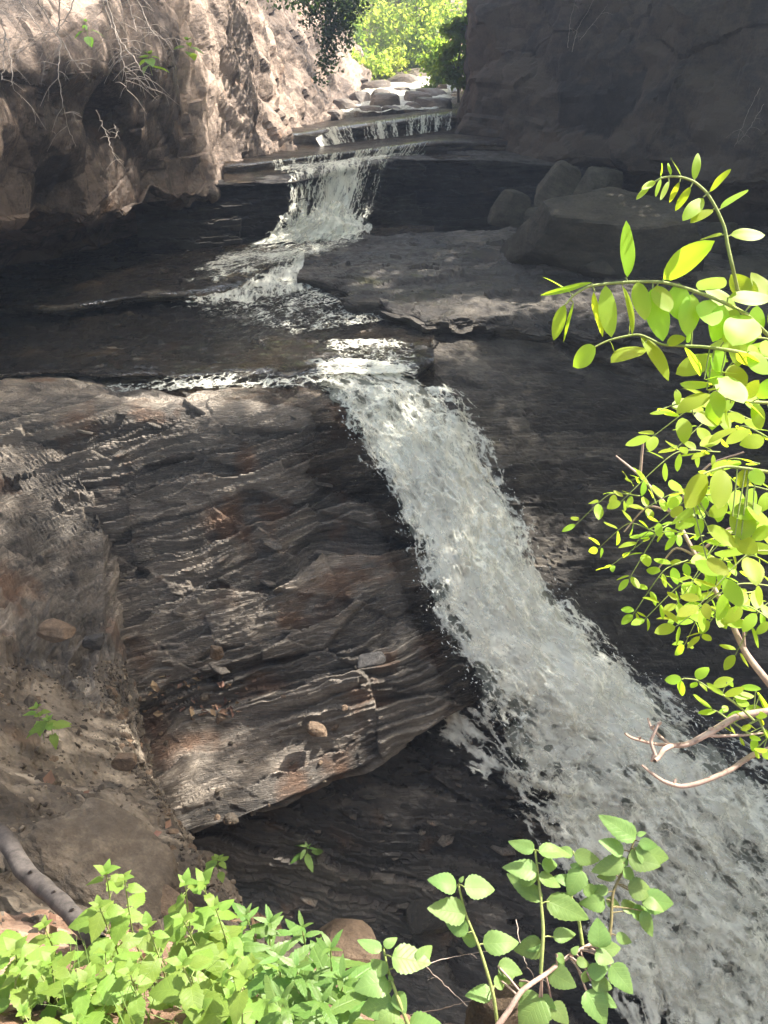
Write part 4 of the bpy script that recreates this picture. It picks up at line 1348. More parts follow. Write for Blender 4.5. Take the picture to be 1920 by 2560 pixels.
vine('hanging_vine', 'thin leafless stems arching on the right cliff face', [[(1430, 130), (1445, 70), (1475, 20), (1500, -40)], [(1420, 120), (1425, 60), (1445, -30)], [(1450, 100), (1490, 50), (1520, 10)]], 31.5, 7, 0.012, side=1.2, tw_len=0.5)
vine('hanging_vine', 'thin dry stems hanging at the far right of the right cliff', [[(1900, 220), (1870, 280), (1850, 330), (1835, 370)], [(1910, 260), (1880, 310), (1845, 360)]], 25.5, 8, 0.010, side=1.5)

# ------------------------------------------------------------------ plants in front
def leaf_mesh(name, width, mat, n=12, serr=0.0, fold=0.18, droop=0.25, twist=0.0, wave=0.0, seed=0, heart=False):
    """One leaf along +Y, unit length, folded at the midrib, with a toothed edge where wanted."""
    g = np.random.default_rng(seed)
    V, F = [], []
    for i in range(n + 1):
        s = i / n
        w = width(s)
        if serr and 0 < i < n:
            w *= 1 + serr * (1 if i % 2 else -1)
        y = s
        z = -droop * s * s + wave * math.sin(s * 5 + seed)
        cx = 0.03 * math.sin(s * 3 + seed)
        for q in (-1, -0.5, 0, 0.5, 1):
            back = 0.0
            if heart:
                back = -0.13 * math.exp(-((s - 0.0) / 0.10) ** 2) * abs(q)
            up = fold * w * abs(q) - 0.35 * fold * w * q * q * 2
            V.append((cx + q * w, y + back - 0.10 * w * abs(q) * (1 if s > 0.3 else 0), z + up + twist * q * w * s + wave * 0.6 * w * math.cos(s * 9 + q * 2 + seed)))
    for i in range(n):
        for j in range(4):
            a = i * 5 + j
            F.append((a, a + 1, a + 6, a + 5))
    return mesh_from(name, V, F, [mat], None, True)


M['herb_leaf'] = leaf_mat('herb_leaf', (0.155, 0.240, 0.042), (1.9, 1.9, 0.9), 0.5, 0.35, 0.42)
M['narrow_leaf'] = leaf_mat('narrow_leaf', (0.105, 0.185, 0.040), (1.7, 1.9, 1.0), 0.45, 0.4, 0.38)
M['shrub_leaf'] = leaf_mat('shrub_leaf', (0.165, 0.260, 0.075), (1.7, 1.8, 0.9), 0.48, 0.4, 0.38)
M['locust_leaf'] = leaf_mat('locust_leaf', (0.28, 0.40, 0.045), (1.9, 1.8, 0.7), 0.45, 0.3, 0.6, veins=False, var=0.2)
M['green_stem'] = bark_mat('green_stem', (0.16, 0.20, 0.06), (0.30, 0.34, 0.12), 0.6)
M['red_stem'] = bark_mat('red_stem', (0.10, 0.07, 0.04), (0.20, 0.17, 0.08), 0.6)
M['twig'] = bark_mat('twig', (0.22, 0.15, 0.12), (0.45, 0.33, 0.27), 0.7)
M['dead_limb'] = bark_mat('dead_limb', (0.045, 0.040, 0.037), (0.115, 0.10, 0.09), 0.85)
M['dead_leaf'] = leaf_mat('dead_leaf', (0.24, 0.16, 0.105), (1.0, 0.9, 0.8), 0.8, 0.15, 0.15, veins=False, var=0.25)
M['grass'] = leaf_mat('grass_blade', (0.16, 0.24, 0.06), (1.8, 1.8, 1.0), 0.5, 0.3, 0.4, veins=False)


def w_heart(s):
    return 0.36 * (math.sin(math.pi * min(1, s ** 0.62)) ** 0.85) * (1 - 0.25 * s) + (0.20 if s < 0.02 else 0)


def w_ovate(s):
    return 0.36 * math.sin(math.pi * s ** 0.72) ** 0.8 + 0.002


def w_broad(s):
    return 0.40 * math.sin(math.pi * s ** 0.70) ** 0.75 * (1 - 0.12 * s) + 0.002


def w_lance(s):
    return 0.125 * math.sin(math.pi * s ** 0.8) ** 0.8 + 0.002


def w_oval(s):
    return 0.24 * math.sin(math.pi * s ** 0.95) ** 0.62 + 0.002


HERB = [leaf_mesh('herb_leaf', w_heart, M['herb_leaf'], 14, 0.07, 0.22 + 0.1 * (k % 3), 0.18 + 0.12 * (k % 4), 0.2 * (k % 3 - 1), 0.02 + 0.012 * (k % 3), k, True) for k in range(5)] + [leaf_mesh('herb_leaf', w_ovate, M['herb_leaf'], 14, 0.06, 0.35, 0.20, 0.1, 0.02, 5)]
NARROW = [leaf_mesh('narrow_leaf', w_lance, M['narrow_leaf'], 12, 0.10, 0.30, 0.35, 0.2 * (k - 1), 0.02, k) for k in range(3)]
SHRUB = [leaf_mesh('shrub_leaf', w_broad, M['shrub_leaf'], 16, 0.045, 0.22 + 0.09 * (k % 4), 0.10 + 0.11 * (k % 4), 0.2 * (k % 3 - 1), 0.018 + 0.012 * (k % 3), k) for k in range(6)]
LEAFLET = [leaf_mesh('leaflet', w_oval, M['locust_leaf'], 10, 0.0, 0.12 + 0.10 * (k % 4), -0.06 + 0.09 * (k % 5), 0.22 * ((k * 2) % 5 - 2) / 2, 0.012 + 0.01 * (k % 3), k) for k in range(7)]


def basis(pos, d, nrm, length, wid=1.0):
    y = Vector(d).normalized()
    n = Vector(nrm)
    x = y.cross(n)
    if x.length < 1e-4:
        x = y.cross(Vector((0.3, 0.2, 0.9)))
    x.normalize()
    z = x.cross(y)
    m = Matrix.Identity(4)
    for i in range(3):
        m[i][0], m[i][1], m[i][2], m[i][3] = x[i] * length * wid, y[i] * length, z[i] * length, pos[i]
    return m


def put_leaf(meshes, name, parent, pos, d, nrm, length, g, wid=1.0):
    return link(name, meshes[int(g.integers(len(meshes)))], parent, basis(pos, d, nrm, length, wid))


UPV = np.array((0, 0, 1.0))


def herb(label, foot, h, lf, nodes, seed, meshes, group=None, name='herb', lean=(0, 0), cat='plant', stem_r=0.0035, tuft=True, petiole=0.25, stem='green_stem', wid=1.0, elev=0.15):
    g = np.random.default_rng(seed)
    root = empty(name, foot)
    tag(root, label, cat, group)
    top = np.array((lean[0], lean[1], h))
    path = smooth_path([np.array((0, 0, -0.05)), top * 0.45 + g.normal(size=3) * 0.015, top], 12)
    st = Parts()
    st.tube(path, np.linspace(stem_r * 1.3, stem_r * 0.7, 12), 6)
    a0 = g.uniform(0, math.pi)
    leaves = []
    for k in range(nodes):
        f = 0.25 + 0.75 * (k + 0.6) / nodes
        i = min(11, int(f * 11))
        p = path[i]
        size = lf * (0.55 + 0.75 * math.sin(math.pi * min(1, 0.28 + 0.62 * (k + 0.5) / nodes))) * (1.0 if k < nodes - 1 else 0.72)
        for sgn in (0, 1):
            az = a0 + k * 1.57 + sgn * math.pi + g.normal() * 0.25
            ou = np.array((math.cos(az), math.sin(az), 0))
            el = elev + 0.35 * (f - 0.5) + g.normal() * 0.12
            d = ou * math.cos(el) + UPV * math.sin(el)
            pe = p + d * size * petiole
            st.tube(np.array([p, (p + pe) / 2 + UPV * 0.004, pe]), [stem_r * 0.5] * 3, 4)
            d2 = ou * math.cos(el - 0.3) + UPV * math.sin(el - 0.3)
            leaves.append((pe, d2, UPV + ou * 0.25 + g.normal(size=3) * 0.2, size * g.uniform(0.65, 1.2)))
    if tuft:
        for q in range(4):
            az = a0 + q * 1.57 + g.normal() * 0.2
            d = np.array((math.cos(az) * 0.75, math.sin(az) * 0.75, 0.75))
            leaves.append((path[-1], d, UPV - d * 0.3, lf * g.uniform(0.35, 0.55)))
    st.build('stem', M[stem], root)
    for p, d, n, L in leaves:
        put_leaf(meshes, 'leaf', root, p, d, n, L, g, wid)
    return root


def bank_ray(u, v):
    """where the sight line through a point of the bank meets the ground sheets"""
    best, bp = 1e9, None
    for Gx in (BANK, GROUND):
        Pq = Gx.reshape(-1, 3)
        dep = CP * Pq[:, 1] - SP * Pq[:, 2]
        ok = dep > 0.3
        uu = np.where(ok, Pq[:, 0] / np.where(ok, dep, 1) * FPX + 960, 1e9)
        vv = np.where(ok, 1280 - FPX * (SP * Pq[:, 1] + CP * Pq[:, 2]) / np.where(ok, dep, 1), 1e9)
        d = (uu - u) ** 2 + (vv - v) ** 2
        j = np.argsort(d)[:6]
        j = j[d[j] < 900]
        for q in j:
            if dep[q] < best:
                best, bp = dep[q], Pq[q].copy()
    return bp


def stand(u, v, below, t):
    """foot of a plant whose top shows at (u, v) at distance t: the ground straight below it"""
    p = at_t(u, v, t)
    best = None
    for Gx in (BANK, GROUND):
        Pq = Gx.reshape(-1, 3)
        d = (Pq[:, 0] - p[0]) ** 2 + (Pq[:, 1] - p[1]) ** 2
        j = d.argmin()
        if d[j] < 0.02:
            z = Pq[j, 2]
            if best is None or z > best:
                best = z
    if best is None or best > p[2] - 0.04:
        best = p[2] - below
    best = max(best, p[2] - 1.6 * below - 0.1)
    return np.array((p[0], p[1], best)), p[2] - best


HG = 'toothed herbs on the sunlit bank'
tall = [(325, 2175, 2.95, 'tall herb with a pale top rosette left of centre on the bank', 0.42), (462, 2185, 2.9, 'tall herb in front of the brown earth boulder, pointed tip leaf', 0.4), (512, 2190, 2.95, 'tall herb at the right end of the herb patch', 0.42),
        (560, 2252, 2.75, 'herb with the big drooping leaf by the shaded narrow plants', 0.40), (272, 2250, 2.9, 'darker herb behind the pale rosette', 0.35), (482, 2272, 2.75, 'herb with a yellow green bud in the middle of the patch', 0.36),
        (375, 2310, 2.6, 'upright pale herb low in the middle of the patch', 0.36), (480, 2385, 2.4, 'single stemmed herb with a yellow curled top', 0.40), (600, 2440, 2.3, 'herb with one upright leaf near the grass', 0.3),
        (130, 2385, 2.55, 'herb with a broad bright leaf near the dead leaves', 0.3), (200, 2425, 2.45, 'low spreading herb right of the broad bright leaf', 0.28), (30, 2355, 2.6, 'herb cut by the left edge of the photo below the limb', 0.32),
        (350, 2400, 2.45, 'bright herb with folded leaves in the heart of the patch', 0.34), (120, 2310, 3.0, 'small shaded herb beside the end of the fallen limb', 0.22), (280, 2170, 3.25, 'thin herb with one green leaf against the brown boulder', 0.4)]
for i, (u, v, t, lab, h) in enumerate(tall):
    foot, hh = stand(u, v, h, t)
    herb(lab, foot, hh, 0.082 + 0.014 * (i % 3), 4 if hh > 0.3 else 3, 400 + i, HERB, group=HG, lean=(rnd.uniform(-0.03, 0.03), rnd.uniform(-0.04, 0.0)), stem_r=0.0032)
g = np.random.default_rng(77)
crowd = []
for q in range(13):
    u, v = g.uniform(-60, 720), g.uniform(2350, 2600)
    if v < 2330 + 70 * (1 - min(1, abs(u - 450) / 250)):
        continue
    if u < 220 and v < 2400:
        continue
    crowd.append((u, v))
ORD = 'first second third fourth fifth sixth seventh eighth ninth tenth eleventh twelfth thirteenth fourteenth fifteenth'.split()
crowd.sort()
row_n = [0, 0]
for q, (u, v) in enumerate(crowd):
    low = int(v > 2475)
    lab = '%s herb from the left %s' % (ORD[row_n[low]], 'along the bottom edge of the herb patch' if low else 'in the upper row of the low bright herbs')
    row_n[low] += 1
    foot, hh = stand(u, v, g.uniform(0.14, 0.26), 2.65 - (v - 2330) / 270 * 0.42)
    herb(lab, foot, hh, g.uniform(0.06, 0.095), 3, 450 + q, HERB, group='crowded herbs of the sunlit bank', lean=(g.normal() * 0.04, g.normal() * 0.03 - 0.02), stem_r=0.0028)
# narrow leaved plants
nar = [(690, 2375, 2.55, 'narrow leaved plant with a curved sickle leaf'), (752, 2395, 2.5, 'narrow leaved plant with long hanging leaves in the middle'), (825, 2350, 2.55, 'narrow leaved plant with the tallest pointed tip'),
       (780, 2300, 3.1, 'shaded narrow leaved sprig in front of the brown rock'), (640, 2270, 3.2, 'shaded bushy plant behind the herb patch'), (690, 2290, 3.25, 'dark leafy plant right of the shaded bushy one'),
       (590, 2330, 3.0, 'shaded plant under the big drooping leaf'), (860, 2420, 2.45, 'narrow leaved plant beside the broad leaf'), (720, 2470, 2.3, 'low narrow leaved plant at the bottom'), (800, 2480, 2.3, 'narrow leaved tuft at the bottom beside the shrub')]
for i, (u, v, t, lab) in enumerate(nar):
    foot, hh = stand(u, v, 0.36, t)
    herb(lab, foot, max(hh, 0.2), 0.125, 6, 520 + i, NARROW, group='narrow leaved plants', name='narrow_plant', lean=(rnd.uniform(-0.04, 0.04), -0.03), petiole=0.04, elev=0.45, wid=1.25)
# seedlings farther off
for i, (u, v, t, lab, h, lf, me) in enumerate([(90, 1770, 9.2, 'small leafy plant on the earth bank at the left edge', 0.42, 0.17, HERB), (120, 1800, 9.0, 'low green plant beside the small leafy one', 0.3, 0.15, HERB), (768, 2118, 14.6, 'oak seedling on the dark wet rock', 0.16, 0.24, NARROW), (545, 2148, 6.6, 'tiny seedling on the rim of the bank', 0.14, 0.11, HERB),
                                               (345, 2075, 7.0, 'small weed in the rubble of the bank', 0.2, 0.1, NARROW), (45, 2225, 4.6, 'tiny seedling under the fallen limb', 0.06, 0.08, HERB), (375, 135, 15.2, 'small green tuft on the grey left cliff', 0.3, 0.25, HERB), (215, 55, 13.3, 'green sprig on the sunlit brow of the left cliff', 0.3, 0.2, NARROW), (468, 100, 22.5, 'tiny green tuft high on the left cliff', 0.4, 0.3, HERB), (660, 330, 31.5, 'green tuft at the foot of the sunlit cliff', 0.4, 0.35, HERB)]):
    herb(lab, at_t(u, v, t) - np.array((0, 0, h)), h, lf, 3, 560 + i, me, name='seedling', stem_r=0.004, wid=1.6 if me is NARROW else 1.0)

# broad leaved shrub: a pinkish woody stem with upright green shoots
sg = np.random.default_rng(31)
TS = 2.55


def shoot(label, pts, leaves, seed, r=0.006, name='leafy_shoot', stem='green_stem', cat='shrub', group='broad leaved shrub shoots', tuft=0.05):
    P0 = at_t(*pts[0])
    root = empty(name, P0)
    tag(root, label, cat, group)
    g = np.random.default_rng(seed)
    st = Parts()
    path = smooth_path([at_t(*p) - P0 for p in pts], 5 * len(pts))
    st.tube(path, np.linspace(r, r * 0.55, len(path)), 7)
    built = []
    for (ub, vb, ut, vt, tt, tip_dt, wid) in leaves:
        b, e = at_t(ub, vb, tt) - P0, at_t(ut, vt, tt + tip_dt) - P0
        j = np.linalg.norm(path - b, axis=1).argmin()
        if np.linalg.norm(path[j] - b) > 0.004:
            st.tube(np.array([path[j], (path[j] + b) / 2 + UPV * 0.004, b]), [r * 0.35] * 3, 5)
        n = UPV * 0.9 + np.array((0, -0.55, 0)) + g.normal(size=3) * 0.22
        built.append((b, e - b, n, np.linalg.norm(e - b), wid))
    st.build('stem', M[stem], root)
    for b, d, n, L, wid in built:
        put_leaf(SHRUB, 'leaf', root, b, d, n, L, g, wid * 0.86)
    return root


# zoomed frame of the shrub: source = 900 + x * .6148, 1960 + y * .6148
def zs(x, y):
    return 900 + x * 0.6148, 1960 + y * 0.6148


def zl(rows, t):
    out = []
    for r in rows:
        x0, y0, x1, y1 = r[:4]
        dt = r[4] if len(r) > 4 else 0.0
        w = r[5] if len(r) > 5 else 1.0
        out.append((*zs(x0, y0), *zs(x1, y1), t, dt, w))
    return out


shoot('slender green shoot with round dappled leaves, left of the woody stem', [(*zs(560, 990), 2.5), (*zs(540, 850), 2.5), (*zs(490, 680), 2.52), (*zs(430, 530), 2.55), (*zs(400, 410), 2.56)],
      zl([(395, 415, 285, 385, -.02), (405, 400, 420, 375, 0), (425, 420, 552, 425, .02, 1.1), (430, 530, 280, 505, -.03, 1.0), (440, 605, 335, 545, .05, .9), (500, 650, 650, 640, 0, .95), (480, 650, 400, 610, .05, .8), (535, 850, 442, 845, -.02, 1.1), (545, 820, 600, 780, .04)], 2.53), 1)
shoot('straight green shoot with opposite toothed leaves in the middle of the shrub', [(*zs(735, 770), 2.56), (*zs(745, 600), 2.58), (*zs(735, 470), 2.6), (*zs(722, 350), 2.61), (*zs(712, 270), 2.62)],
      zl([(705, 268, 622, 235, -.03, .8), (728, 275, 870, 270, .02, .8), (720, 355, 602, 325, -.02), (725, 372, 618, 375, .05, 1.0), (735, 325, 825, 330, .04, .8), (738, 480, 600, 350, .06, .6), (770, 478, 935, 545, -.04, .85), (785, 622, 882, 605, 0, .9), (735, 640, 640, 660, .02), (745, 655, 640, 690, -.02, 1.1), (725, 370, 830, 415, .0, .8)], 2.6), 2)
shoot('green shoot behind with folded leaves near the white water', [(*zs(905, 655), 2.66), (*zs(890, 560), 2.68), (*zs(860, 460), 2.7), (*zs(900, 350), 2.7), (*zs(865, 275), 2.7)],
      zl([(870, 285, 980, 312, 0, .9), (868, 278, 790, 275, -.02, .8), (900, 350, 845, 440, -.05, 1.2), (850, 460, 795, 455, .0), (905, 420, 990, 450, .02, .8), (905, 345, 850, 320, .03), (760, 470, 930, 540, -.05, .9), (870, 395, 780, 380, 0, .8)], 2.69), 3)
shoot('crowded leafy top of the shrub against the white water', [(*zs(1010, 660), 2.66), (*zs(1022, 560), 2.68), (*zs(1030, 440), 2.7), (*zs(1080, 330), 2.72), (*zs(1115, 230), 2.74)],
      zl([(1115, 225, 1008, 128, -.04, .75), (1125, 205, 1168, 200, 0, .8), (1135, 235, 1215, 255, .0, .9), (1075, 270, 975, 230, -.02, .9), (1090, 300, 1225, 330, -.02, 1.1), (1120, 270, 1268, 302, .03, .9), (1070, 320, 952, 355, -.03, .9), (1070, 345, 1130, 395, .0, 1.0), (1040, 370, 960, 385, .02, .8),
          (1090, 420, 1200, 440, .0, 1.2), (1150, 465, 1285, 490, .02, 1.0), (1145, 470, 1240, 510, -.03, .9), (1145, 515, 1200, 628, -.02, .8), (1060, 500, 1140, 490, .02, 1.0), (1000, 480, 900, 490, -.02, 1.0), (1000, 470, 1060, 495, 0, 1.0), (1040, 615, 1110, 645, 0, .9), (1090, 330, 1040, 290, .02), (1100, 520, 1200, 525, .03, .8), (1010, 440, 930, 410, .02, .9)], 2.7), 4, stem='red_stem')
shoot('pinkish woody stem of the shrub with big leaves at its foot', [(*zs(540, 1010), 2.46), (*zs(600, 930), 2.48), (*zs(660, 840), 2.5), (*zs(760, 770), 2.55), (*zs(850, 700), 2.6), (*zs(940, 650), 2.65)],
      zl([(765, 760, 880, 825, -.04, 1.2), (860, 690, 890, 660, 0, 1.0), (970, 665, 972, 555, .0, 1.3), (960, 680, 1065, 665, .02, 1.0), (955, 690, 1035, 720, -.02, 1.3), (930, 780, 1012, 740, .0, 1.1), (1020, 735, 1110, 850, -.06, 1.1), (940, 800, 1030, 830, 0, 1.1), (920, 840, 1010, 975, -.06, 1.2), (960, 850, 1045, 915, -.03, .9), (880, 720, 940, 735, .0, 1.0), (900, 770, 960, 800, .02, .9),
          (560, 790, 655, 745, .03, 1.0), (560, 740, 660, 760, -.02, 1.1), (740, 865, 648, 975, -.05, 1.6), (730, 865, 800, 930, -.02, 1.2), (780, 890, 850, 975, -.04, 1.2), (650, 800, 690, 835, .02, .8), (800, 690, 840, 740, .0, .8)], 2.57), 5, r=0.0095, stem='twig')
shoot('green shoot with broad pale leaves beside the narrow leaved plants', [(*zs(200, 990), 2.35), (*zs(150, 860), 2.37), (*zs(115, 760), 2.4), (*zs(95, 670), 2.42)],
      zl([(85, 680, 0, 625, 0, .8), (100, 665, 150, 618, .02, 1.0), (130, 705, 285, 715, -.02, 1.2), (230, 720, 298, 655, .04, 1.0), (110, 770, 35, 710, .03, 1.0), (115, 800, -20, 830, -.03, 1.2), (130, 830, 45, 810, .0, 1.0), (140, 850, 188, 930, -.03, 1.2), (135, 880, 0, 930, -.02, 1.2), (150, 900, 60, 975, -.04, 1.3), (115, 780, 140, 800, 0, .9), (200, 985, 330, 975, -.02, 1.2), (185, 975, 100, 1010, -.03, 1.2)], 2.38), 6)
# thin dry stems among the shoots
vine('dry_stalk', 'thin dry stalks crossing below the shrub shoots', [[(1010, 2430), (1120, 2395), (1230, 2375)], [(1060, 2410), (1130, 2480), (1200, 2540)], [(1000, 2540), (1110, 2520), (1210, 2490)], [(1290, 2300), (1310, 2400), (1340, 2450)], [(700, 2480), (760, 2420), (860, 2400)]], 2.0, 12, 0.0022, cat='plant', side=3, tw_len=0.08)

# ------------------------------------------------------------------ locust branch hanging in from the right
TN = 0.92
loc = empty('locust_branch', at_t(2150, 900, TN))
tag(loc, 'black locust branch with arching sprays of oval leaflets, backlit yellow green', 'tree')
LB0 = np.array(loc.location)


def zf(x, y):
    return 1220 + x * 0.5878, 350 + y * 0.5878


lg = np.random.default_rng(41)
nleaf = [0]


def frond(pts, leaves, t, r=0.0022, name='spray'):
    st = Parts()
    path = smooth_path([at_t(*zf(*p[:2]), t + (p[2] if len(p) > 2 else 0)) - LB0 for p in pts], 6 * len(pts))
    st.tube(path, np.linspace(r, r * 0.45, len(path)), 7)
    rows = []
    for q in leaves:
        x0, y0, x1, y1, w = q[:5]
        dt = q[5] if len(q) > 5 else lg.normal() * 0.012
        b, e = at_t(*zf(x0, y0), t) - LB0, at_t(*zf(x1, y1), t + dt) - LB0
        j = np.linalg.norm(path - b, axis=1).argmin()
        b = b + (path[j] - b) * 0.0
        st.tube(np.array([path[j], (path[j] + b) / 2, b]), [r * 0.4] * 3, 5)
        L = np.linalg.norm(e - b)
        px = math.hypot(x1 - x0, y1 - y0)
        rows.append((b, e - b, L, w / px / 0.48))
    so = st.build(name, M['green_stem'], loc)
    for b, d, L, wid in rows:
        n = np.array((0.15, -0.40, 0.95)) + lg.normal(size=3) * 0.36
        put_leaf(LEAFLET, 'leaflet', so, b, d, n, L, lg, wid)
        nleaf[0] += 1
    return so


frond([(1062, 640, .02), (1040, 540), (1020, 450), (1005, 370), (970, 290), (930, 225), (880, 180), (830, 160), (780, 155), (735, 163), (690, 190)],
      [(735, 155, 736, 98, 18), (775, 150, 768, 95, 18), (820, 150, 772, 76, 30), (880, 168, 890, 58, 32), (942, 220, 1036, 125, 42), (992, 292, 1103, 204, 50), (1032, 405, 1181, 398, 70), (695, 186, 628, 242, 18), (712, 180, 655, 205, 16),
       (735, 165, 712, 248, 12), (770, 178, 733, 254, 18), (815, 178, 770, 268, 26), (862, 200, 796, 302, 42), (916, 243, 828, 350, 54), (956, 295, 862, 350, 48), (994, 405, 900, 420, 70)], TN, 0.0022)
frond([(1191, 830, .06), (1100, 745, .03), (1000, 690), (870, 640), (740, 605), (580, 605), (440, 620), (395, 640), (360, 665), (330, 700)],
      [(440, 610, 228, 650, 22), (355, 655, 248, 562, 16), (330, 702, 275, 850, 60), (362, 690, 323, 862, 16), (455, 645, 480, 840, 62), (500, 618, 520, 842, 80), (586, 585, 598, 342, 102, -.03), (745, 592, 938, 430, 105, -.05), (570, 618, 652, 815, 86), (640, 605, 665, 760, 70),
       (700, 635, 735, 852, 92), (720, 620, 770, 730, 80), (812, 610, 815, 770, 100), (868, 655, 850, 832, 95), (945, 680, 950, 795, 115), (1005, 705, 960, 855, 112), (1110, 740, 1045, 885, 115), (890, 640, 1010, 580, 80, .02), (1020, 670, 1215, 670, 88), (1060, 720, 1000, 860, 90)], TN + 0.02, 0.0024)
frond([(1230, 945, .05), (1060, 900), (920, 880), (820, 875), (740, 870), (640, 828), (520, 850), (455, 880)],
      [(458, 880, 350, 950, 120), (662, 880, 528, 905, 112), (650, 838, 795, 1002, 84), (840, 880, 905, 1000, 92), (520, 860, 550, 910, 40), (600, 820, 605, 780, 20), (870, 800, 840, 860, 70), (960, 895, 1010, 985, 100), (1060, 905, 1160, 960, 100), (990, 1005, 1085, 1110, 112), (940, 985, 1065, 988, 50), (920, 1018, 1005, 1008, 36), (930, 1062, 988, 1058, 30), (1110, 900, 1190, 1000, 90), (760, 870, 830, 830, 60)], TN + 0.05, 0.0023)
frond([(1230, 1120, .04), (1080, 1110), (960, 1090), (850, 1110), (780, 1130)],
      [(785, 1140, 940, 1105, 72), (875, 1170, 1000, 1200, 80), (690, 1165, 775, 1150, 30), (800, 1060, 815, 1120, 30), (960, 1100, 950, 1230, 70), (1030, 1120, 1110, 1050, 60), (1090, 1110, 1190, 1170, 80), (1000, 1130, 1040, 1240, 34), (1130, 1120, 1160, 1230, 60), (1150, 1100, 1220, 1010, 80), (1080, 1100, 1150, 1020, 70)], TN + 0.25, 0.0026)
frond([(1240, 1420, .04), (1120, 1400), (1010, 1390), (920, 1420), (850, 1470)],
      [(1000, 1400, 985, 1570, 95), (930, 1430, 840, 1560, 85), (1100, 1395, 1080, 1480, 70), (1130, 1395, 1160, 1470, 70), (1075, 1700, 1085, 1545, 110), (940, 1600, 1020, 1545, 70), (930, 1640, 1075, 1730, 80), (930, 1780, 1030, 1850, 75), (1040, 1600, 1160, 1560, 80), (1100, 1560, 1200, 1640, 90), (1120, 1690, 1210, 1650, 80), (1050, 1680, 1150, 1760, 70), (910, 1550, 780, 1640, 50)], TN + 0.2, 0.0026)

# the many smaller sprays behind and below, on a thin brown bough
bough = Parts()
bp = [at_t(1990, 1790, 1.75), at_t(1918, 1702, 1.75), at_t(1862, 1628, 1.78), at_t(1812, 1520, 1.8), at_t(1740, 1390, 1.85), at_t(1680, 1280, 1.9), at_t(1600, 1190, 1.95), at_t(1540, 1140, 2.0)]
bpath = smooth_path([p - LB0 for p in bp], 40)
bough.tube(bpath, np.linspace(0.0085, 0.002, 40), 8)
for (u0, v0, t0), (u1, v1, t1) in (((1862, 1628, 1.78), (1856, 1560, 1.76)), ((1740, 1390, 1.85), (1920, 1330, 1.8)), ((1680, 1280, 1.9), (1860, 1130, 1.8)), ((1740, 1390, 1.85), (1640, 1430, 1.9)), ((1600, 1190, 1.95), (1620, 1080, 1.9)), ((1680, 1280, 1.9), (1560, 1330, 1.95))):
    a, c = at_t(u0, v0, t0) - LB0, at_t(u1, v1, t1) - LB0
    bough.tube(smooth_path([a, (a + c) / 2 + np.array((0, 0.02, 0.03)), c], 10), np.linspace(0.0035, 0.0018, 10), 6)
bough.build('bough', M['twig'], loc)


def auto_frond(u0, v0, u1, v1, t, npair, lf, sag=0.05, so=None, stuff=None):
    a, c = at_t(u0, v0, t) - LB0, at_t(u1, v1, t + lg.normal() * 0.08) - LB0
    mid = (a + c) / 2 + UPV * np.linalg.norm(c - a) * 0.12
    path = smooth_path([a, mid, c - UPV * sag], 4 * npair)
    st = Parts()
    st.tube(path, np.linspace(0.0016, 0.0008, len(path)), 5)
    o = st.build('spray', M['green_stem'], loc)
    ax = c - a
    ax /= np.linalg.norm(ax)
    n0 = np.array((0.15, -0.25, 1.0)) + lg.normal(size=3) * 0.35
    sd = np.cross(ax, n0)
    sd /= np.linalg.norm(sd)
    for k in range(npair):
        p = path[int(4 * k + 2 if k else 2)]
        sz = lf * (0.75 + 0.4 * math.sin(math.pi * (k + 0.7) / npair)) * lg.uniform(0.85, 1.15)
        for sg_ in (-1, 1):
            if lg.random() < 0.06:
                continue
            d = sd * sg_ * 0.9 + ax * 0.35 - UPV * 0.22 + lg.normal(size=3) * 0.15
            put_leaf(LEAFLET, 'leaflet', o, p + d * 0.004, d, n0 + lg.normal(size=3) * 0.25, sz, lg, lg.uniform(0.95, 1.25))
            nleaf[0] += 1
    put_leaf(LEAFLET, 'leaflet', o, path[-1], ax - UPV * 0.2, n0, lf, lg, 1.1)
    nleaf[0] += 1


auto = [(1640, 1260, 1580, 1155, 1.9, 5, .030), (1600, 1240, 1445, 1265, 1.9, 4, .032), (1640, 1330, 1500, 1330, 1.9, 4, .032), (1700, 1300, 1580, 1400, 1.85, 5, .032), (1760, 1280, 1620, 1220, 1.8, 5, .034), (1720, 1400, 1590, 1490, 1.85, 5, .030),
        (1780, 1460, 1620, 1500, 1.8, 6, .030), (1800, 1480, 1720, 1570, 1.8, 5, .032), (1830, 1400, 1700, 1460, 1.75, 5, .032), (1880, 1480, 1760, 1540, 1.7, 5, .032), (1930, 1500, 1850, 1590, 1.7, 4, .034), (1940, 1420, 1800, 1400, 1.65, 5, .036),
        (1940, 1330, 1780, 1330, 1.6, 5, .038), (1940, 1230, 1760, 1240, 1.5, 5, .040), (1900, 1160, 1740, 1170, 1.5, 5, .040), (1930, 1100, 1770, 1070, 1.4, 5, .042), (1880, 1050, 1700, 1060, 1.6, 5, .036), (1820, 1200, 1700, 1290, 1.7, 5, .034), (1900, 1280, 1800, 1380, 1.6, 5, .036), (1850, 1330, 1740, 1400, 1.75, 5, .030)]
auto += [(1950, 760, 1800, 800, 1.05, 4, .046), (1960, 860, 1790, 890, 1.1, 5, .044),  (1950, 1000, 1640, 1020, 1.3, 6, .038), 
         (1960, 1380, 1760, 1450, 1.4, 5, .040), (1960, 1470, 1700, 1510, 1.5, 6, .036), (1850, 1240, 1600, 1300, 1.6, 6, .034), (1800, 1130, 1560, 1200, 1.75, 6, .030), (1760, 1340, 1530, 1370, 1.8, 6, .028), (1830, 1560, 1690, 1500, 1.75, 5, .030), (1940, 1560, 1780, 1500, 1.6, 5, .034)]
for q in auto:
    auto_frond(*q[:6], q[6] * 1.12)
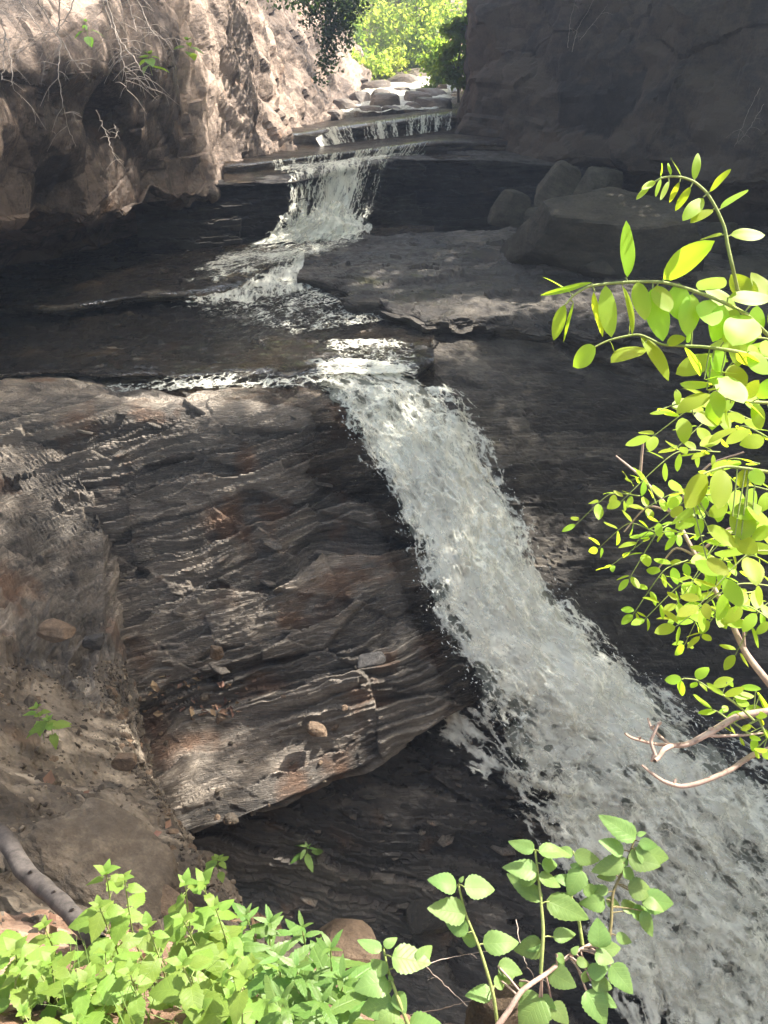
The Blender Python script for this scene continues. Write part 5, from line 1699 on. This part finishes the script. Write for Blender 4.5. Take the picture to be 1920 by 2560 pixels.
# a second bough with its own leaf tuft over the white water
b2 = empty('locust_bough', at_t(2000, 1850, 1.5))
tag(b2, 'lower locust bough with a tuft of oval leaflets over the white water', 'tree')
LB1, LBK = np.array(b2.location), LB0
LB0, locK = LB1, loc
loc = b2
st = Parts()
tp = lambda *q: [at_t(u, v, t) - LB0 for u, v, t in q]
# zoomed frame: source = 1550 + x*.223, 1600 + y*.223
zt = lambda x, y: (1550 + x * 0.223, 1600 + y * 0.223)
st.tube(smooth_path(tp((2000, 1770, 1.5), (1905, 1780, 1.5), (*zt(1300, 860), 1.5), (*zt(1160, 945), 1.5), (*zt(970, 1060), 1.5), (*zt(760, 1165), 1.5), (*zt(580, 1185), 1.5)), 36), np.linspace(0.0075, 0.0045, 36), 8)
st.tube(smooth_path(tp((*zt(580, 1185), 1.5), (*zt(490, 1230), 1.47), (*zt(430, 1320), 1.46), (*zt(390, 1355), 1.45)), 14), np.linspace(0.0052, 0.0035, 14), 7)
for q in (((*zt(560, 1180), 1.5), (*zt(360, 1160), 1.5), (*zt(140, 1100), 1.49), (*zt(55, 1048), 1.48)), ((*zt(550, 1170), 1.5), (*zt(460, 1090), 1.52), (*zt(350, 980), 1.54), (*zt(310, 875), 1.55)), ((*zt(400, 1300), 1.46), (*zt(345, 1140), 1.47), (*zt(385, 1040), 1.47), (*zt(428, 945), 1.47)),
          ((*zt(970, 1065), 1.5), (*zt(1100, 1075), 1.5), (*zt(1400, 1065), 1.5), (*zt(1620, 1040), 1.5)), ((*zt(380, 1280), 1.46), (*zt(360, 1340), 1.46), (*zt(345, 1362), 1.46))):
    st.tube(smooth_path(tp(*q), 14), np.linspace(0.0032, 0.002, 14), 6)
for x, y in ((1130, 975), (1005, 1005), (830, 1150), (640, 1180), (480, 1235), (428, 945), (200, 1115), (350, 985)):
    a = tp((*zt(x, y), 1.5))[0]
    st.tube(np.array([a, a + np.array((0.002, -0.003, 0.006)), a + np.array((0.003, -0.005, 0.010))]), [0.0035, 0.0028, 0.001], 6)
st.build('bough', M['twig'], b2)


def zf(x, y):
    return zt(x, y)


def frond_t(pts, leaves, t):
    frond(pts, leaves, t, 0.0024)


frond_t([(1500, 900), (1330, 740), (1160, 620), (1000, 540), (860, 450), (720, 430)], [(690, 440, 497, 430, 130), (690, 450, 690, 630, 95), (865, 445, 960, 285, 160), (860, 470, 800, 540, 95), (880, 470, 1000, 555, 70), (1040, 520, 1285, 430, 115), (1160, 625, 990, 475, 55), (1160, 630, 1400, 540, 120), (1290, 660, 1450, 730, 110), (1240, 620, 1510, 620, 100), (1200, 470, 1330, 520, 40), (1350, 530, 1590, 545, 80)], 1.48)
frond_t([(1460, 1060), (1250, 910), (1090, 800)], [(1030, 780, 840, 590, 100), (1080, 800, 875, 800, 75), (1240, 920, 1072, 905, 75), (1190, 870, 1400, 830, 120), (1160, 800, 1210, 730, 60), (1300, 800, 1420, 860, 80), (1110, 800, 1230, 790, 50)], 1.5)
frond_t([(1650, 1100), (1560, 900), (1500, 800)], [(1400, 790, 1640, 780, 110), (1500, 830, 1650, 850, 90), (1560, 870, 1600, 960, 90), (1520, 560, 1620, 800, 60), (1570, 600, 1680, 740, 120), (1440, 940, 1530, 1000, 80), (1450, 1080, 1580, 1120, 60), (1340, 1090, 1400, 1190, 40), (1470, 1130, 1530, 1230, 80), (1540, 1200, 1620, 1280, 90), (1510, 1240, 1560, 1330, 110), (1600, 1250, 1680, 1340, 90), (1610, 1000, 1700, 1120, 110), (1350, 1000, 1480, 960, 80), (1230, 950, 1290, 1060, 36), (1160, 980, 1300, 1030, 30)], 1.5)
# the bare arching twig below it
b3 = empty('bare_twig', at_t(2000, 1850, 1.52))
tag(b3, 'bare arching twig over the white water below the lower locust bough', 'branch')
LB0 = np.array(b3.location)
st = Parts()
st.tube(smooth_path(tp((2000, 1850, 1.52), (*zt(1500, 1285), 1.52), (*zt(1230, 1460), 1.51), (*zt(900, 1600), 1.5), (*zt(690, 1640), 1.5), (*zt(500, 1590), 1.5), (*zt(350, 1490), 1.5), (*zt(242, 1402), 1.5)), 44), np.concatenate([np.linspace(0.0052, 0.0040, 28), np.linspace(0.0040, 0.0018, 16)]), 8)
st.tube(np.array(tp((*zt(600, 1615), 1.5), (*zt(615, 1580), 1.5), (*zt(628, 1555), 1.5))), [0.003, 0.0026, 0.002], 6)
st.build('stem', M['twig'], b3)

# ------------------------------------------------------------------ fallen limb, litter, grass, rubble
lb = empty('fallen_limb', at_t(-60, 2050, 4.6))
tag(lb, 'grey fallen limb lying down the bank into the herbs', 'branch')
lo = np.array(lb.location)
st = Parts()
lp = smooth_path([at_t(u, v, t) - lo for u, v, t in ((-120, 2000, 4.7), (5, 2090, 4.35), (60, 2175, 4.1), (115, 2225, 3.9), (165, 2270, 3.7), (215, 2325, 3.5), (250, 2360, 3.35))], 40)
lr = np.linspace(0.050, 0.036, 40) * (1 + 0.05 * np.sin(np.arange(40) * 1.1))
st.tube(lp, lr, 14)
for i in (15, 22, 28):
    st.tube(np.array([lp[i], lp[i] + np.array((0.02, -0.02, 0.055)), lp[i] + np.array((0.03, -0.025, 0.075))]), [0.020, 0.013, 0.0006], 8)
st.build('stem', M['dead_limb'], lb)

g = np.random.default_rng(91)


def scatter(Gx, n, box, mind=0):
    """points on a sheet whose picture position falls inside a box"""
    Pq = Gx.reshape(-1, 3)
    dep = CP * Pq[:, 1] - SP * Pq[:, 2]
    ok = dep > 0.3
    uu = np.where(ok, Pq[:, 0] / np.where(ok, dep, 1) * FPX + 960, -1e9)
    vv = 1280 - FPX * (SP * Pq[:, 1] + CP * Pq[:, 2]) / np.where(ok, dep, 1)
    j = np.where((uu > box[0]) & (uu < box[2]) & (vv > box[1]) & (vv < box[3]))[0]
    w = dep[j] ** 2
    return Pq[g.choice(j, n, p=w / w.sum())]


# shale chips of the bank and the slope: parts of the ground they lie on
CHIP = [stone_mesh('stone', (1, 0.75, 0.28 + 0.1 * k), 700 + k, M['earth'] if k % 3 else M['tan_stone'], level=2, nplanes=8, soft=22, rough=0.02) for k in range(8)]


def plate_mesh(seed, mat):
    g = np.random.default_rng(seed)
    n = int(g.integers(6, 9))
    a = np.sort((np.arange(n) + g.uniform(-0.38, 0.38, n)) * 2 * np.pi / n)
    r = g.uniform(0.30, 0.56, n)
    x, y = r * np.cos(a) * 1.25, r * np.sin(a) * 0.75
    h = g.uniform(0.05, 0.10)
    tz = h * (0.4 + 0.25 * g.normal(size=n))
    ring = [np.stack([x, y, -h - 0 * x], 1), np.stack([x * 1.02 + g.normal(size=n) * 0.012, y * 1.02, tz - 0.02], 1), np.stack([x * 0.9, y * 0.9, tz + 0.012], 1), np.stack([x * 0.0, y * 0.0, 0 * x + h * 0.5], 1)]
    return mesh_from('slab', np.vstack(ring), grid_faces(4, n, closed=True), [mat], {'cell': np.full(4 * n, 0.25 + 0.5 * g.random())})


SLAB = [plate_mesh(720 + k, M['shale']) for k in range(14)]


def chips(parent, P, sizes, meshes, name, tilt=(0, 0)):
    for p, s in zip(P, sizes):
        m = Matrix.Translation(Vector(p)) @ Euler((tilt[0] + g.normal() * (0.12 if tilt[0] else 0.3), tilt[1] + g.normal() * (0.10 if tilt[0] else 0.3), g.uniform(-0.6, 0.6) + (3.14 if g.random() < 0.5 else 0) if tilt[0] else g.uniform(0, 6.28))).to_matrix().to_4x4() @ Matrix.Scale(s, 4)
        link(name, meshes[int(g.integers(len(meshes)))], parent, m)


chips(bank, scatter(BANK, 240, (-60, 1680, 640, 2300)), g.lognormal(math.log(0.10), 0.45, 240), CHIP, 'stone')
chips(bank, scatter(BANK, 50, (-60, 2180, 420, 2520)), g.lognormal(math.log(0.05), 0.4, 50), CHIP, 'stone')
chips(slope, scatter(SLOPE, 36, (200, 1020, 860, 1760)), g.lognormal(math.log(0.26), 0.45, 36), SLAB, 'slab', (0.22, -0.24))
chips(slope, scatter(SLOPE, 70, (300, 1740, 900, 2050)), g.lognormal(math.log(0.09), 0.45, 70), CHIP, 'stone')
chips(lower, scatter(LOWER, 60, (600, 1900, 1350, 2450)), g.lognormal(math.log(0.22), 0.4, 60), SLAB, 'slab', (0.3, 0.1))

# finer rubble of the bank
n = 5200
P = scatter(BANK, n, (-120, 1650, 700, 2600))
v0, f0 = ico(1)
sc = g.lognormal(math.log(0.022), 0.5, n)[:, None, None] * np.array((1, 0.75, 0.4)) * g.uniform(0.6, 1.4, (n, 1, 3))
q = g.normal(size=(n, 4))
q /= np.linalg.norm(q, axis=1, keepdims=True)
w, x, y, z = q.T
R = np.stack([1 - 2 * (y * y + z * z), 2 * (x * y - w * z), 2 * (x * z + w * y), 2 * (x * y + w * z), 1 - 2 * (x * x + z * z), 2 * (y * z - w * x), 2 * (x * z - w * y), 2 * (y * z + w * x), 1 - 2 * (x * x + y * y)], 1).reshape(n, 3, 3)
V = P[:, None, :] + np.einsum('nij,nkj->nki', R, v0[None] * sc)
F = (f0[None] + len(v0) * np.arange(n)[:, None, None]).reshape(-1, 3)
rb = link('gravel', mesh_from('gravel', V.reshape(-1, 3), F, [M['earth']], {'cell': np.repeat(g.random(n), len(v0))}))
tag(rb, 'shale gravel strewn over the earth bank', 'gravel', kind='stuff')

# dead leaves
n = 420
P = np.vstack([scatter(BANK, n - 90, (-80, 2290, 700, 2620)), scatter(BANK, 12, (100, 1850, 500, 2200)), scatter(SLOPE, 78, (360, 1690, 620, 1790))])
V, F = leaf_quads(P + np.array((0, 0, 0.02)), 0.055, g, up=1.6, elong=1.6)
V = V.reshape(-1, 4, 3)
far_ = np.linalg.norm(P, axis=1) > 8
V[far_] = P[far_][:, None] + (V[far_] - P[far_][:, None]) * 1.7
lt = link('leaf_litter', mesh_from('leaf_litter', V.reshape(-1, 3), F, [M['dead_leaf']], None, False))
tag(lt, 'curled brown dead leaves on the soil under the herbs', 'dead leaves', kind='stuff')

# grass blades
n = 260
P = scatter(BANK, n, (150, 2430, 560, 2640))
V, F = [], []
for k in range(n):
    a = g.uniform(0, 6.28)
    L = g.uniform(0.12, 0.30)
    o = np.array((math.cos(a), math.sin(a), 0))
    sd = np.array((-o[1], o[0], 0)) * 0.0028
    base = len(V)
    for s in np.linspace(0, 1, 6):
        c = P[k] + o * L * 0.55 * s * s + UPV * L * (s - 0.35 * s * s)
        V += [c - sd * (1 - s * 0.92), c + sd * (1 - s * 0.92)]
    F += [(base + 2 * i, base + 2 * i + 1, base + 2 * i + 3, base + 2 * i + 2) for i in range(5)]
gr = link('grass', mesh_from('grass', V, F, [M['grass']], None, True))
tag(gr, 'thin grass blades among the herbs', 'grass', kind='stuff')

# ------------------------------------------------------------------ thin bluish haze added to lift the darks as lens glare would
def haze_box(x0, x1, y0, y1, z0, z1, density):
    v = [(x, y, z) for x in (x0, x1) for y in (y0, y1) for z in (z0, z1)]
    f = [(0, 1, 3, 2), (4, 6, 7, 5), (0, 4, 5, 1), (2, 3, 7, 6), (0, 2, 6, 4), (1, 5, 7, 3)]
    m = bpy.data.materials.new('haze')
    m.use_nodes = True
    t = m.node_tree
    t.nodes.clear()
    o = t.nodes.new('ShaderNodeOutputMaterial')
    p = t.nodes.new('ShaderNodeVolumePrincipled')
    p.inputs['Color'].default_value = (0.66, 0.77, 1.0, 1)
    p.inputs['Density'].default_value = density
    p.inputs['Anisotropy'].default_value = 0.55
    t.links.new(p.outputs[0], o.inputs['Volume'])
    h = link('haze', mesh_from('haze', v, f, [m]))
    tag(h, 'thin pale mist and sunlit air filling the gorge', 'haze', kind='stuff')


haze_box(-150, 170, -8, 410, -17, 42, HAZE)
